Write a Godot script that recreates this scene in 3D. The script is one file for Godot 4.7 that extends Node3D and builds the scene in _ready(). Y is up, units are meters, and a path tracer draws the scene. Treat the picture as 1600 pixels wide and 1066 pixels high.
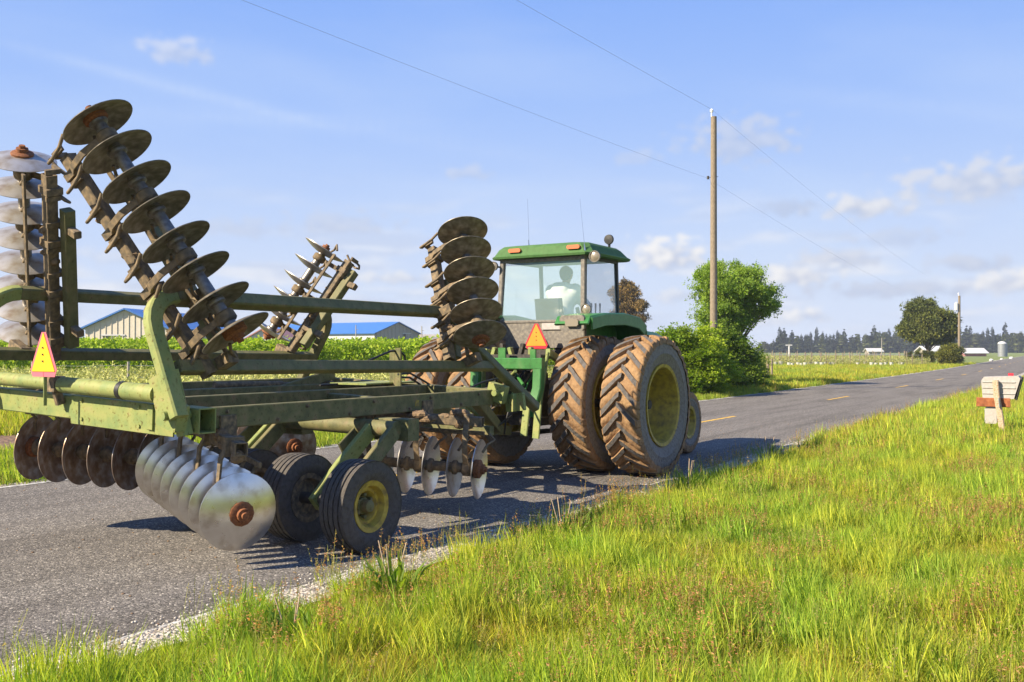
extends Node3D
# World axes: x is metres to the right of the camera across the road, -z is metres along the road, y is up.
const EYE := 1.65
const YAW := 32.1
const FOCAL := 1500.0          # in pixels of the 1600 x 1066 photograph
const ROAD_RIGHT := -4.72
const ROAD_LEFT := -11.35
const ROAD_MIDDLE := -8.0
const HARROW_MIDDLE := -7.2
const TRACTOR_MIDDLE := -6.83
const AXLE := 11.75            # metres along the road to the tractor's rear axle

var cam: Camera3D
var M := {}
var taken := {}
var rng := RandomNumberGenerator.new()
var bumps := FastNoiseLite.new()

# ---------------------------------------------------------------- mesh collector
class MB:
	var v := PackedVector3Array()
	var n := PackedVector3Array()
	var c := PackedColorArray()
	var col := Color.WHITE
	var use_color := false
	func tint(k: Color) -> MB:
		col = k
		use_color = true
		return self
	func tri3(a: Vector3, b: Vector3, d: Vector3, na: Vector3, nb: Vector3, nd: Vector3) -> void:
		if (b - a).cross(d - a).dot(na + nb + nd) > 0.0:
			v.push_back(a); v.push_back(d); v.push_back(b)
			n.push_back(na); n.push_back(nd); n.push_back(nb)
		else:
			v.push_back(a); v.push_back(b); v.push_back(d)
			n.push_back(na); n.push_back(nb); n.push_back(nd)
		c.push_back(col); c.push_back(col); c.push_back(col)
	func tri(a: Vector3, b: Vector3, d: Vector3, nn: Vector3) -> void:
		tri3(a, b, d, nn, nn, nn)
	func quad(a: Vector3, b: Vector3, d: Vector3, e: Vector3, nn: Vector3) -> void:
		tri3(a, b, d, nn, nn, nn)
		tri3(a, d, e, nn, nn, nn)
	func quad4(a: Vector3, b: Vector3, d: Vector3, e: Vector3, na: Vector3, nb: Vector3, nd: Vector3, ne: Vector3) -> void:
		tri3(a, b, d, na, nb, nd)
		tri3(a, d, e, na, nd, ne)
	# quad whose normal points away from a given inner point
	func face(a: Vector3, b: Vector3, d: Vector3, e: Vector3, inside: Vector3) -> void:
		var nn := (d - a).cross(e - b).normalized()
		if nn.dot((a + b + d + e) * 0.25 - inside) < 0.0:
			nn = -nn
		quad(a, b, d, e, nn)
	static func frame(a: Vector3, b: Vector3, up: Vector3) -> Basis:
		var z := (b - a).normalized()
		var x := up.cross(z)
		if x.length() < 0.001:
			x = Vector3.RIGHT.cross(z)
			if x.length() < 0.001:
				x = Vector3.FORWARD.cross(z)
		x = x.normalized()
		return Basis(x, z.cross(x).normalized(), z)
	static func rect(w: float, h: float, ch: float) -> PackedVector2Array:
		var x := w * 0.5
		var y := h * 0.5
		if ch <= 0.0:
			return PackedVector2Array([Vector2(-x, -y), Vector2(x, -y), Vector2(x, y), Vector2(-x, y)])
		return PackedVector2Array([Vector2(-x + ch, -y), Vector2(x - ch, -y), Vector2(x, -y + ch), Vector2(x, y - ch), Vector2(x - ch, y), Vector2(-x + ch, y), Vector2(-x, y - ch), Vector2(-x, -y + ch)])
	# straight prism of a profile from a to b
	func prism(profile: PackedVector2Array, a: Vector3, b: Vector3, up := Vector3.UP, caps := true) -> void:
		var f := frame(a, b, up)
		var k := profile.size()
		var mid := Vector2.ZERO
		for p in profile:
			mid += p / k
		for i in k:
			var p := profile[i]
			var q := profile[(i + 1) % k]
			var e := (q - p).normalized()
			var nn := f.x * e.y - f.y * e.x
			if e.orthogonal().dot((p + q) * 0.5 - mid) > 0.0:
				nn = (f.x * e.orthogonal().x + f.y * e.orthogonal().y)
			else:
				nn = -(f.x * e.orthogonal().x + f.y * e.orthogonal().y)
			var pa := a + f.x * p.x + f.y * p.y
			var qa := a + f.x * q.x + f.y * q.y
			quad(pa, qa, qa + (b - a), pa + (b - a), nn)
			if caps:
				var ma := a + f.x * mid.x + f.y * mid.y
				tri(ma, pa, qa, -f.z)
				tri(ma + (b - a), pa + (b - a), qa + (b - a), f.z)
	func bar(a: Vector3, b: Vector3, w: float, h: float, up := Vector3.UP, ch := 0.008) -> void:
		prism(rect(w, h, minf(ch, minf(w, h) * 0.3)), a, b, up)
	# square tube, open at both ends
	func hollow(a: Vector3, b: Vector3, w: float, h: float, wall: float, up := Vector3.UP) -> void:
		var f := frame(a, b, up)
		prism(rect(w, h, 0.008), a, b, up, false)
		var o := rect(w, h, 0.0)
		var i := rect(w - 2.0 * wall, h - 2.0 * wall, 0.0)
		for e in [a, b]:
			var out: Vector3 = -f.z if e == a else f.z
			for k in 4:
				var j := (k + 1) % 4
				quad(e + f.x * o[k].x + f.y * o[k].y, e + f.x * o[j].x + f.y * o[j].y, e + f.x * i[j].x + f.y * i[j].y, e + f.x * i[k].x + f.y * i[k].y, out)
		for k in 4:
			var j := (k + 1) % 4
			var m := -((f.x * (i[k].x + i[j].x) + f.y * (i[k].y + i[j].y))).normalized()
			var pa := a + f.x * i[k].x + f.y * i[k].y
			var qa := a + f.x * i[j].x + f.y * i[j].y
			quad(pa, qa, qa + (b - a), pa + (b - a), m)
	func box(at: Vector3, size: Vector3, turn := Basis(), ch := 0.006) -> void:
		prism(rect(size.x, size.y, minf(ch, minf(size.x, size.y) * 0.3)), at - turn.z * size.z * 0.5, at + turn.z * size.z * 0.5, turn.y)
	# round tube along points; r is a number or an array of radii
	func tube(pts: PackedVector3Array, r, sides := 8, caps := true) -> void:
		var count := pts.size()
		var f := frame(pts[0], pts[1], Vector3.UP if absf((pts[1] - pts[0]).normalized().y) < 0.9 else Vector3.RIGHT)
		var rings := []
		var dirs := []
		for i in count:
			var d := (pts[mini(i + 1, count - 1)] - pts[maxi(i - 1, 0)]).normalized()
			var x := (f.x - d * f.x.dot(d)).normalized()
			f = Basis(x, d.cross(x), d)
			var rr: float = r[i] if r is Array else r
			var ring := PackedVector3Array()
			var dn := PackedVector3Array()
			for k in sides:
				var a := TAU * k / sides
				var o := f.x * cos(a) + f.y * sin(a)
				dn.push_back(o)
				ring.push_back(pts[i] + o * rr)
			rings.append(ring)
			dirs.append(dn)
		for i in count - 1:
			for k in sides:
				var j := (k + 1) % sides
				quad4(rings[i][k], rings[i][j], rings[i + 1][j], rings[i + 1][k], dirs[i][k], dirs[i][j], dirs[i + 1][j], dirs[i + 1][k])
		if caps:
			for e in [0, count - 1]:
				var out := (pts[0] - pts[1]).normalized() if e == 0 else (pts[count - 1] - pts[count - 2]).normalized()
				for k in sides:
					tri(pts[e], rings[e][k], rings[e][(k + 1) % sides], out)
	# rectangular section swept along points that lie in one plane
	func sweep(profile: PackedVector2Array, pts: PackedVector3Array, side: Vector3) -> void:
		var count := pts.size()
		var k := profile.size()
		var rings := []
		var axes := []
		for i in count:
			var d := (pts[mini(i + 1, count - 1)] - pts[maxi(i - 1, 0)]).normalized()
			var x := (side - d * side.dot(d)).normalized()
			var y := d.cross(x)
			var s := 1.0
			if i > 0 and i < count - 1:
				s = 1.0 / maxf(0.5, cos((pts[i] - pts[i - 1]).angle_to(pts[i + 1] - pts[i]) * 0.5))
			var ring := PackedVector3Array()
			for p in profile:
				ring.push_back(pts[i] + x * p.x + y * p.y * s)
			rings.append(ring)
			axes.append([x, y, d])
		for i in count - 1:
			for q in k:
				var j := (q + 1) % k
				var e := (profile[j] - profile[q]).normalized()
				var o := Vector2(e.y, -e.x)
				if o.dot((profile[j] + profile[q]) * 0.5) < 0.0:
					o = -o
				var na: Vector3 = axes[i][0] * o.x + axes[i][1] * o.y
				var nb: Vector3 = axes[i + 1][0] * o.x + axes[i + 1][1] * o.y
				quad4(rings[i][q], rings[i][j], rings[i + 1][j], rings[i + 1][q], na, na, nb, nb)
		for e in [0, count - 1]:
			for q in k:
				tri(pts[e], rings[e][q], rings[e][(q + 1) % k], -axes[e][2] if e == 0 else axes[e][2])
	# profile of (along x, radius) turned round the local x axis of xf
	func lathe(profile: PackedVector2Array, xf: Transform3D, segs := 24, closed := false) -> void:
		var k := profile.size()
		var last := k if closed else k - 1
		var segn := []
		for i in last:
			var e := (profile[(i + 1) % k] - profile[i]).normalized()
			segn.append(Vector2(-e.y, e.x))
		for i in last:
			var a := profile[i]
			var b := profile[(i + 1) % k]
			var na: Vector2 = segn[i]
			var nb: Vector2 = segn[i]
			var before: int = (i - 1 + last) % last if closed else maxi(i - 1, 0)
			var after: int = (i + 1) % last if closed else mini(i + 1, last - 1)
			if segn[before].dot(na) > 0.75:
				na = (na + segn[before]).normalized()
			if segn[after].dot(nb) > 0.75:
				nb = (nb + segn[after]).normalized()
			for s in segs:
				var t0 := TAU * s / segs
				var t1 := TAU * (s + 1) / segs
				var r0 := Vector3(0, cos(t0), sin(t0))
				var r1 := Vector3(0, cos(t1), sin(t1))
				var x := Vector3.RIGHT
				var p := [xf * (x * a.x + r0 * a.y), xf * (x * a.x + r1 * a.y), xf * (x * b.x + r1 * b.y), xf * (x * b.x + r0 * b.y)]
				var m := [(xf.basis * (x * na.x + r0 * na.y)).normalized(), (xf.basis * (x * na.x + r1 * na.y)).normalized(), (xf.basis * (x * nb.x + r1 * nb.y)).normalized(), (xf.basis * (x * nb.x + r0 * nb.y)).normalized()]
				if b.y < 0.0001:
					tri3(p[0], p[1], p[2], m[0], m[1], m[2])
				elif a.y < 0.0001:
					tri3(p[0], p[2], p[3], m[0], m[2], m[3])
				else:
					quad4(p[0], p[1], p[2], p[3], m[0], m[1], m[2], m[3])
	# uneven lump
	func lump(at: Vector3, size: Vector3, noise: FastNoiseLite, rings := 7, segs := 10) -> void:
		var g := []
		for i in rings + 1:
			var row := PackedVector3Array()
			var ph := PI * i / rings
			for s in segs:
				var th := TAU * s / segs
				var d := Vector3(sin(ph) * cos(th), cos(ph), sin(ph) * sin(th))
				row.push_back(at + d * size * (1.0 + 0.45 * noise.get_noise_3dv((at + d * size) * 9.0)))
			g.append(row)
		for i in rings:
			for s in segs:
				var j := (s + 1) % segs
				face(g[i][s], g[i][j], g[i + 1][j], g[i + 1][s], at)
	func build(origin := Vector3.ZERO) -> ArrayMesh:
		if origin != Vector3.ZERO:
			for i in v.size():
				v[i] -= origin
		var arrays := []
		arrays.resize(Mesh.ARRAY_MAX)
		arrays[Mesh.ARRAY_VERTEX] = v
		arrays[Mesh.ARRAY_NORMAL] = n
		if use_color:
			arrays[Mesh.ARRAY_COLOR] = c
		var m := ArrayMesh.new()
		m.add_surface_from_arrays(Mesh.PRIMITIVE_TRIANGLES, arrays)
		return m

# ---------------------------------------------------------------- places
func W(across: float, along: float, up: float) -> Vector3:
	return Vector3(across, up, -along)

func ray(px: float, py: float) -> Vector3:
	var pitch := atan(14.0 / FOCAL)
	var d := Vector3(px - 800.0, 533.0 - py, -FOCAL).rotated(Vector3.RIGHT, pitch)
	return d.rotated(Vector3.UP, deg_to_rad(YAW)).normalized()

# where the line of sight through a pixel meets the upright plane at that distance across the road
func at_side(px: float, py: float, across: float) -> Vector3:
	var d := ray(px, py)
	return Vector3(0, EYE, 0) + d * (across / d.x)

func at_along(px: float, py: float, along: float) -> Vector3:
	var d := ray(px, py)
	return Vector3(0, EYE, 0) + d * (-along / d.z)

func at_height(px: float, py: float, up: float) -> Vector3:
	var d := ray(px, py)
	return Vector3(0, EYE, 0) + d * ((up - EYE) / d.y)

# a spot at that distance in front of the camera, straight under or over the pixel column
func at_depth(px: float, depth: float, up: float) -> Vector3:
	var d := Vector3((px - 800.0) / FOCAL * depth, 0, -depth).rotated(Vector3.UP, deg_to_rad(YAW))
	return Vector3(d.x, up, d.z)

func bend(along: float) -> float:
	return -0.00025 * pow(maxf(0.0, along - 25.0), 2.0) if along < 110.0 else -0.00025 * 85.0 * 85.0 - 0.0425 * (along - 110.0)

func land(x: float, z: float) -> float:
	# gentle unevenness of the verge beside the road
	var off := maxf(0.0, x - ROAD_RIGHT)
	return clampf(off * 0.6, 0.0, 1.0) * (0.05 + 0.05 * bumps.get_noise_2d(x * 9.0, z * 9.0))

# ---------------------------------------------------------------- nodes
func numbered(called: String) -> String:
	if not taken.has(called):
		taken[called] = 0
		return called
	taken[called] += 1
	return "%s_%03d" % [called, taken[called]]

func thing(called: String, label: String, category: String, at: Vector3, group := "") -> Node3D:
	var o := Node3D.new()
	o.name = numbered(called)
	o.position = at
	add_child(o)
	tag(o, label, category, group)
	return o

func tag(o: Node3D, label: String, category: String, group := "") -> void:
	o.set_meta("label", label)
	o.set_meta("category", category)
	if group != "":
		o.set_meta("group", group)

# a part whose mesh was collected in world positions
func part(parent: Node3D, called: String, mb: MB, mat: Material, label := "") -> MeshInstance3D:
	var o := MeshInstance3D.new()
	o.name = called
	var base := Vector3.ZERO
	var p: Node = parent
	while p != self:
		base += (p as Node3D).position
		p = p.get_parent()
	o.mesh = mb.build(base)
	o.material_override = mat
	parent.add_child(o, true)
	if label != "":
		o.set_meta("label", label)
	return o

func holder(parent: Node3D, called: String, at_world: Vector3, label := "") -> Node3D:
	var o := Node3D.new()
	o.name = called
	var base := Vector3.ZERO
	var p: Node = parent
	while p != self:
		base += (p as Node3D).position
		p = p.get_parent()
	o.position = at_world - base
	parent.add_child(o, true)
	if label != "":
		o.set_meta("label", label)
	return o

func put(parent: Node3D, called: String, mesh: Mesh, mat: Material, xf: Transform3D) -> MeshInstance3D:
	var o := MeshInstance3D.new()
	o.name = called
	o.mesh = mesh
	o.material_override = mat
	o.transform = xf
	parent.add_child(o, true)
	return o

func setting(called: String, mb: MB, mat: Material, kind := "structure") -> MeshInstance3D:
	var o := MeshInstance3D.new()
	o.name = numbered(called)
	o.mesh = mb.build()
	o.material_override = mat
	o.set_meta("kind", kind)
	add_child(o)
	return o

func many(parent: Node, called: String, mesh: Mesh, mat: Material, places: Array, tints: PackedColorArray) -> MultiMeshInstance3D:
	var mm := MultiMesh.new()
	mm.transform_format = MultiMesh.TRANSFORM_3D
	mm.use_colors = true
	mm.mesh = mesh
	mm.instance_count = places.size()
	for i in places.size():
		mm.set_instance_transform(i, places[i])
		mm.set_instance_color(i, tints[i])
	var o := MultiMeshInstance3D.new()
	o.name = numbered(called) if parent == self else called
	o.multimesh = mm
	o.material_override = mat
	parent.add_child(o, true)
	return o

# ---------------------------------------------------------------- materials
func noise(seed_: int, freq: float, type := FastNoiseLite.TYPE_SIMPLEX_SMOOTH, octaves := 4) -> FastNoiseLite:
	var f := FastNoiseLite.new()
	f.seed = seed_
	f.frequency = freq
	f.noise_type = type
	f.fractal_type = FastNoiseLite.FRACTAL_FBM if octaves > 1 else FastNoiseLite.FRACTAL_NONE
	f.fractal_octaves = octaves
	return f

func tex(n: FastNoiseLite, size: int, stops: Array, normalize := true) -> NoiseTexture2D:
	var t := NoiseTexture2D.new()
	t.width = size
	t.height = size
	t.seamless = true
	t.noise = n
	t.normalize = normalize
	if stops.size() > 0:
		var g := Gradient.new()
		g.offsets = PackedFloat32Array()
		var offs := PackedFloat32Array()
		var cols := PackedColorArray()
		for s in stops:
			offs.push_back(s[0])
			cols.push_back((s[1] as Color).linear_to_srgb())
		g.offsets = offs
		g.colors = cols
		t.color_ramp = g
	return t

func mat(base: Color, rough: float, metal := 0.0) -> StandardMaterial3D:
	var m := StandardMaterial3D.new()
	m.albedo_color = base.linear_to_srgb()
	m.roughness = rough
	m.metallic = metal
	return m

# material whose colour comes from a computed pattern over the thing
func patterned(t: Texture2D, scale: float, rough: float, metal := 0.0, world := false) -> StandardMaterial3D:
	var m := StandardMaterial3D.new()
	m.albedo_texture = t
	m.roughness = rough
	m.metallic = metal
	m.uv1_triplanar = true
	m.uv1_world_triplanar = world
	m.uv1_scale = Vector3.ONE * scale
	return m

func relief(m: StandardMaterial3D, t: Texture2D, cm: float) -> StandardMaterial3D:
	m.heightmap_enabled = true
	m.heightmap_texture = t
	m.heightmap_scale = cm
	return m

func over(m: StandardMaterial3D, t: Texture2D, scale: float, world := false) -> StandardMaterial3D:
	m.detail_enabled = true
	m.detail_blend_mode = BaseMaterial3D.BLEND_MODE_MUL
	m.detail_albedo = t
	m.detail_uv_layer = BaseMaterial3D.DETAIL_UV_2
	m.uv2_triplanar = true
	m.uv2_world_triplanar = world
	m.uv2_scale = Vector3.ONE * scale
	return m

func leafy(back: Color, rough := 0.6) -> StandardMaterial3D:
	var m := StandardMaterial3D.new()
	m.vertex_color_use_as_albedo = true
	m.roughness = rough
	m.metallic_specular = 0.3
	m.backlight_enabled = true
	m.backlight = back.linear_to_srgb()
	m.cull_mode = BaseMaterial3D.CULL_DISABLED
	return m

func make_materials() -> void:
	var fine := noise(3, 0.02)
	var blot := tex(noise(5, 0.012), 512, [[0.0, Color(0.72, 0.69, 0.65)], [0.35, Color(0.93, 0.92, 0.91)], [0.6, Color(1, 1, 1)], [1.0, Color(1, 1, 1)]])
	var rough_tex := tex(fine, 512, [])
	# faded green farm paint with dust and rubbed spots, in a sunlit and a shaded copy
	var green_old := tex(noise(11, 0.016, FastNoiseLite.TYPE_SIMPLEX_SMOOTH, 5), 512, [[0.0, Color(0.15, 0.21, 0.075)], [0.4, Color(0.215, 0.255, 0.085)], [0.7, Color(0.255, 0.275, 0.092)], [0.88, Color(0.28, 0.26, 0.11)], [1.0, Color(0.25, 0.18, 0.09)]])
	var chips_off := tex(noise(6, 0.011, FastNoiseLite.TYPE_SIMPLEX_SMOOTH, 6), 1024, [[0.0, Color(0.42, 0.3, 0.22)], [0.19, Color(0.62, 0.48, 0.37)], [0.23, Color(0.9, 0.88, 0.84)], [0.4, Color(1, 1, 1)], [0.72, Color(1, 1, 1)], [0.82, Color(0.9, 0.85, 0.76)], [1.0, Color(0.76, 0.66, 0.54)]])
	M.green = over(patterned(green_old, 0.55, 0.6), chips_off, 1.5)  # paler copy, for parts that face the sun
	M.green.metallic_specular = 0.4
	M.shaded_green = over(patterned(tex(noise(12, 0.016, FastNoiseLite.TYPE_SIMPLEX_SMOOTH, 5), 512, [[0.0, Color(0.075, 0.078, 0.032)], [0.45, Color(0.125, 0.124, 0.046)], [0.75, Color(0.165, 0.142, 0.062)], [1.0, Color(0.21, 0.135, 0.075)]]), 0.8, 0.7), chips_off, 2.2)  # same paint darkened for parts that lie in shade
	M.tractor_green = over(patterned(tex(noise(13, 0.01), 512, [[0.0, Color(0.028, 0.14, 0.03)], [0.6, Color(0.04, 0.175, 0.04)], [1.0, Color(0.085, 0.19, 0.065)]]), 0.8, 0.42), blot, 2.2)
	M.roof_green = over(patterned(tex(noise(14, 0.01), 512, [[0.0, Color(0.05, 0.125, 0.038)], [0.6, Color(0.068, 0.15, 0.05)], [1.0, Color(0.085, 0.15, 0.06)]]), 0.8, 0.68), blot, 1.6)
	M.roof_green.metallic_specular = 0.3
	# mud and rust
	M.dirt = relief(patterned(tex(noise(21, 0.03), 512, [[0.0, Color(0.07, 0.045, 0.025)], [0.5, Color(0.17, 0.115, 0.065)], [1.0, Color(0.27, 0.19, 0.115)]]), 1.5, 0.95), rough_tex, 2.0)
	M.muddy_steel = patterned(tex(noise(22, 0.018), 512, [[0.0, Color(0.055, 0.043, 0.032)], [0.4, Color(0.125, 0.096, 0.06)], [0.7, Color(0.22, 0.155, 0.085)], [1.0, Color(0.3, 0.215, 0.125)]]), 1.7, 0.85)
	M.rust = patterned(tex(noise(23, 0.03), 512, [[0.0, Color(0.07, 0.025, 0.012)], [0.5, Color(0.19, 0.065, 0.02)], [1.0, Color(0.3, 0.12, 0.04)]]), 2.5, 0.8)
	M.bare_steel = patterned(tex(noise(24, 0.02), 512, [[0.0, Color(0.1, 0.08, 0.065)], [0.5, Color(0.2, 0.185, 0.17)], [1.0, Color(0.3, 0.285, 0.27)]]), 2.0, 0.45, 0.7)
	# discs: earth-polished on the working gangs, duller on the wings
	var scratch := noise(31, 0.01, FastNoiseLite.TYPE_SIMPLEX_SMOOTH, 5)
	M.bright_disc = patterned(tex(scratch, 512, [[0.0, Color(0.42, 0.37, 0.31)], [0.4, Color(0.64, 0.62, 0.59)], [1.0, Color(0.72, 0.71, 0.69)]]), 1.3, 0.34, 0.96)
	M.bright_disc.roughness_texture = tex(noise(32, 0.03), 512, [[0.0, Color(0.7, 0.7, 0.7)], [1.0, Color(1, 1, 1)]])
	M.bright_disc.roughness = 0.31
	M.dull_disc = patterned(tex(noise(33, 0.012, FastNoiseLite.TYPE_SIMPLEX_SMOOTH, 5), 512, [[0.0, Color(0.1, 0.08, 0.055)], [0.4, Color(0.2, 0.175, 0.13)], [0.75, Color(0.33, 0.3, 0.25)], [1.0, Color(0.42, 0.39, 0.34)]]), 1.6, 0.48, 0.55)
	M.inner_disc = patterned(tex(noise(34, 0.012, FastNoiseLite.TYPE_SIMPLEX_SMOOTH, 5), 512, [[0.0, Color(0.13, 0.075, 0.045)], [0.4, Color(0.22, 0.14, 0.09)], [0.7, Color(0.34, 0.29, 0.25)], [1.0, Color(0.5, 0.48, 0.46)]]), 1.4, 0.45, 0.55)
	M.pale_disc = patterned(tex(noise(35, 0.012, FastNoiseLite.TYPE_SIMPLEX_SMOOTH, 5), 512, [[0.0, Color(0.2, 0.13, 0.075)], [0.3, Color(0.32, 0.28, 0.23)], [0.6, Color(0.42, 0.4, 0.38)], [1.0, Color(0.46, 0.45, 0.44)]]), 0.9, 0.42, 0.6)
	# tyres: rubber and mud are vertex colours, broken up by a mottle
	M.tyre = over(StandardMaterial3D.new(), tex(noise(41, 0.02, FastNoiseLite.TYPE_SIMPLEX_SMOOTH, 5), 512, [[0.0, Color(0.55, 0.5, 0.45)], [0.5, Color(0.9, 0.88, 0.86)], [1.0, Color(1, 1, 1)]]), 1.6)
	M.tyre.vertex_color_use_as_albedo = true
	M.tyre.roughness = 0.88
	relief(M.tyre, rough_tex, 0.8)
	M.tyre.uv1_triplanar = true
	M.tyre.uv1_scale = Vector3.ONE * 2.0
	M.yellow = over(patterned(tex(noise(42, 0.014, FastNoiseLite.TYPE_SIMPLEX_SMOOTH, 5), 512, [[0.0, Color(0.11, 0.08, 0.04)], [0.3, Color(0.25, 0.175, 0.03)], [0.6, Color(0.4, 0.29, 0.03)], [1.0, Color(0.45, 0.34, 0.05)]]), 1.2, 0.55), blot, 3.0)
	M.dark_metal = patterned(tex(noise(43, 0.02), 512, [[0.0, Color(0.018, 0.017, 0.016)], [0.6, Color(0.045, 0.04, 0.034)], [1.0, Color(0.11, 0.085, 0.055)]]), 1.4, 0.7)
	M.cab_grey = patterned(tex(noise(44, 0.02), 512, [[0.0, Color(0.1, 0.09, 0.08)], [0.6, Color(0.17, 0.155, 0.135)], [1.0, Color(0.26, 0.22, 0.17)]]), 1.4, 0.75)
	M.black = mat(Color(0.012, 0.012, 0.013), 0.5)
	M.seat = mat(Color(0.05, 0.05, 0.048), 0.7)
	M.hose = mat(Color(0.015, 0.015, 0.015), 0.55)
	M.chrome = mat(Color(0.6, 0.6, 0.6), 0.2, 1.0)
	M.lamp_glass = mat(Color(0.3, 0.26, 0.2), 0.25, 0.3)
	M.amber = mat(Color(0.5, 0.1, 0.008), 0.35)
	M.amber.clearcoat_enabled = true
	M.sign_orange = mat(Color(0.6, 0.23, 0.01), 0.5)
	M.sign_yellow = mat(Color(0.68, 0.4, 0.008), 0.5)
	M.sign_red = mat(Color(0.45, 0.022, 0.04), 0.4)
	M.sign_pink = mat(Color(0.56, 0.13, 0.17), 0.45)
	M.glass = mat(Color(0.42, 0.6, 0.62), 0.05)
	M.glass.transparency = BaseMaterial3D.TRANSPARENCY_ALPHA
	M.glass.albedo_color.a = 0.2
	M.dusty_glass = mat(Color(0.34, 0.5, 0.5), 0.06)
	M.dusty_glass.transparency = BaseMaterial3D.TRANSPARENCY_ALPHA
	M.dusty_glass.albedo_color.a = 0.3
	# road
	var stones := noise(51, 0.062, FastNoiseLite.TYPE_CELLULAR, 1)
	stones.cellular_return_type = FastNoiseLite.RETURN_CELL_VALUE
	var chips := tex(stones, 1024, [[0.0, Color(0.07, 0.067, 0.063)], [0.25, Color(0.118, 0.111, 0.103)], [0.6, Color(0.165, 0.153, 0.141)], [0.85, Color(0.22, 0.205, 0.187)], [0.94, Color(0.33, 0.3, 0.27)], [1.0, Color(0.48, 0.45, 0.4)]])
	var gaps := noise(51, 0.062, FastNoiseLite.TYPE_CELLULAR, 1)
	gaps.cellular_return_type = FastNoiseLite.RETURN_DISTANCE
	M.road = over(patterned(chips, 1.3, 0.92, 0.0, true), tex(noise(53, 0.008), 512, [[0.0, Color(0.66, 0.65, 0.64)], [0.35, Color(0.84, 0.83, 0.82)], [0.6, Color(0.95, 0.94, 0.93)], [1.0, Color(1, 1, 1)]]), 0.11, true)
	M.road.uv2_scale = Vector3(0.33, 0.1, 0.035)
	relief(M.road, tex(gaps, 1024, [[0.0, Color(1, 1, 1)], [1.0, Color(0, 0, 0)]]), 0.4)
	M.road.metallic_specular = 0.25
	M.gravel = relief(patterned(tex(stones, 1024, [[0.0, Color(0.16, 0.135, 0.11)], [0.4, Color(0.32, 0.28, 0.235)], [1.0, Color(0.56, 0.51, 0.44)]]), 0.6, 0.95, 0.0, true), tex(gaps, 1024, [[0.0, Color(1, 1, 1)], [1.0, Color(0, 0, 0)]]), 1.6)
	M.white_line = over(patterned(chips, 0.45, 0.85, 0.0, true), tex(noise(54, 0.03), 512, [[0.0, Color(0.5, 0.5, 0.5)], [1.0, Color(1, 1, 1)]]), 0.6, true)
	M.white_line.albedo_texture = tex(stones, 1024, [[0.0, Color(0.16, 0.15, 0.14)], [0.35, Color(0.5, 0.49, 0.46)], [1.0, Color(0.74, 0.72, 0.68)]])
	M.yellow_line = patterned(tex(stones, 1024, [[0.0, Color(0.2, 0.14, 0.05)], [0.35, Color(0.62, 0.36, 0.03)], [1.0, Color(0.75, 0.48, 0.06)]]), 0.45, 0.85, 0.0, true)
	# ground
	var turf := tex(noise(55, 0.03, FastNoiseLite.TYPE_SIMPLEX_SMOOTH, 5), 1024, [[0.0, Color(0.07, 0.085, 0.02)], [0.4, Color(0.14, 0.18, 0.032)], [0.7, Color(0.21, 0.24, 0.05)], [1.0, Color(0.28, 0.26, 0.08)]])
	M.ground = over(patterned(turf, 0.22, 1.0, 0.0, true), tex(noise(56, 0.01), 512, [[0.0, Color(0.68, 0.75, 0.6)], [1.0, Color(1, 1, 1)]]), 0.02, true)
	M.soil = relief(patterned(tex(noise(57, 0.03, FastNoiseLite.TYPE_SIMPLEX_SMOOTH, 5), 512, [[0.0, Color(0.07, 0.04, 0.025)], [0.5, Color(0.15, 0.09, 0.058)], [1.0, Color(0.24, 0.16, 0.1)]]), 0.5, 1.0, 0.0, true), rough_tex, 4.0)
	# plants
	M.grass = leafy(Color(0.85, 0.98, 0.34))
	M.leaf = leafy(Color(0.85, 1.0, 0.32))
	M.needle = leafy(Color(0.25, 0.3, 0.12), 0.7)
	M.petal = leafy(Color(0.5, 0.5, 0.4))
	M.bark = relief(patterned(tex(noise(61, 0.03), 512, [[0.0, Color(0.06, 0.045, 0.033)], [1.0, Color(0.2, 0.155, 0.115)]]), 1.2, 0.95), rough_tex, 3.0)
	var grain := noise(62, 0.02)
	M.old_wood = patterned(tex(grain, 512, [[0.0, Color(0.1, 0.075, 0.052)], [0.45, Color(0.2, 0.16, 0.115)], [1.0, Color(0.32, 0.26, 0.195)]]), 1.0, 0.9)
	M.old_wood.uv1_scale = Vector3(6, 0.5, 6)
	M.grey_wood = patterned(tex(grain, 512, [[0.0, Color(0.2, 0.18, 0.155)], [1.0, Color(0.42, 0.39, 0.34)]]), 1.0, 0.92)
	M.orange_wood = patterned(tex(grain, 512, [[0.0, Color(0.15, 0.045, 0.016)], [0.6, Color(0.27, 0.085, 0.03)], [1.0, Color(0.34, 0.13, 0.052)]]), 1.0, 0.85)
	M.pale_wood = patterned(tex(grain, 512, [[0.0, Color(0.26, 0.12, 0.05)], [0.4, Color(0.4, 0.29, 0.19)], [1.0, Color(0.52, 0.44, 0.35)]]), 3.0, 0.9)
	M.wire = mat(Color(0.3, 0.32, 0.36), 0.6, 0.0)
	M.porcelain = mat(Color(0.75, 0.75, 0.75), 0.3)
	# far buildings and small white things
	M.cream = patterned(tex(noise(71, 0.02), 512, [[0.0, Color(0.47, 0.42, 0.34)], [1.0, Color(0.57, 0.52, 0.44)]]), 0.2, 0.9)
	M.white_wall = patterned(tex(noise(72, 0.02), 512, [[0.0, Color(0.4, 0.41, 0.42)], [1.0, Color(0.52, 0.52, 0.52)]]), 0.2, 0.85)
	M.blue_roof = patterned(tex(noise(74, 0.02), 512, [[0.0, Color(0.03, 0.12, 0.36)], [1.0, Color(0.045, 0.16, 0.46)]]), 0.1, 0.45)
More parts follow.
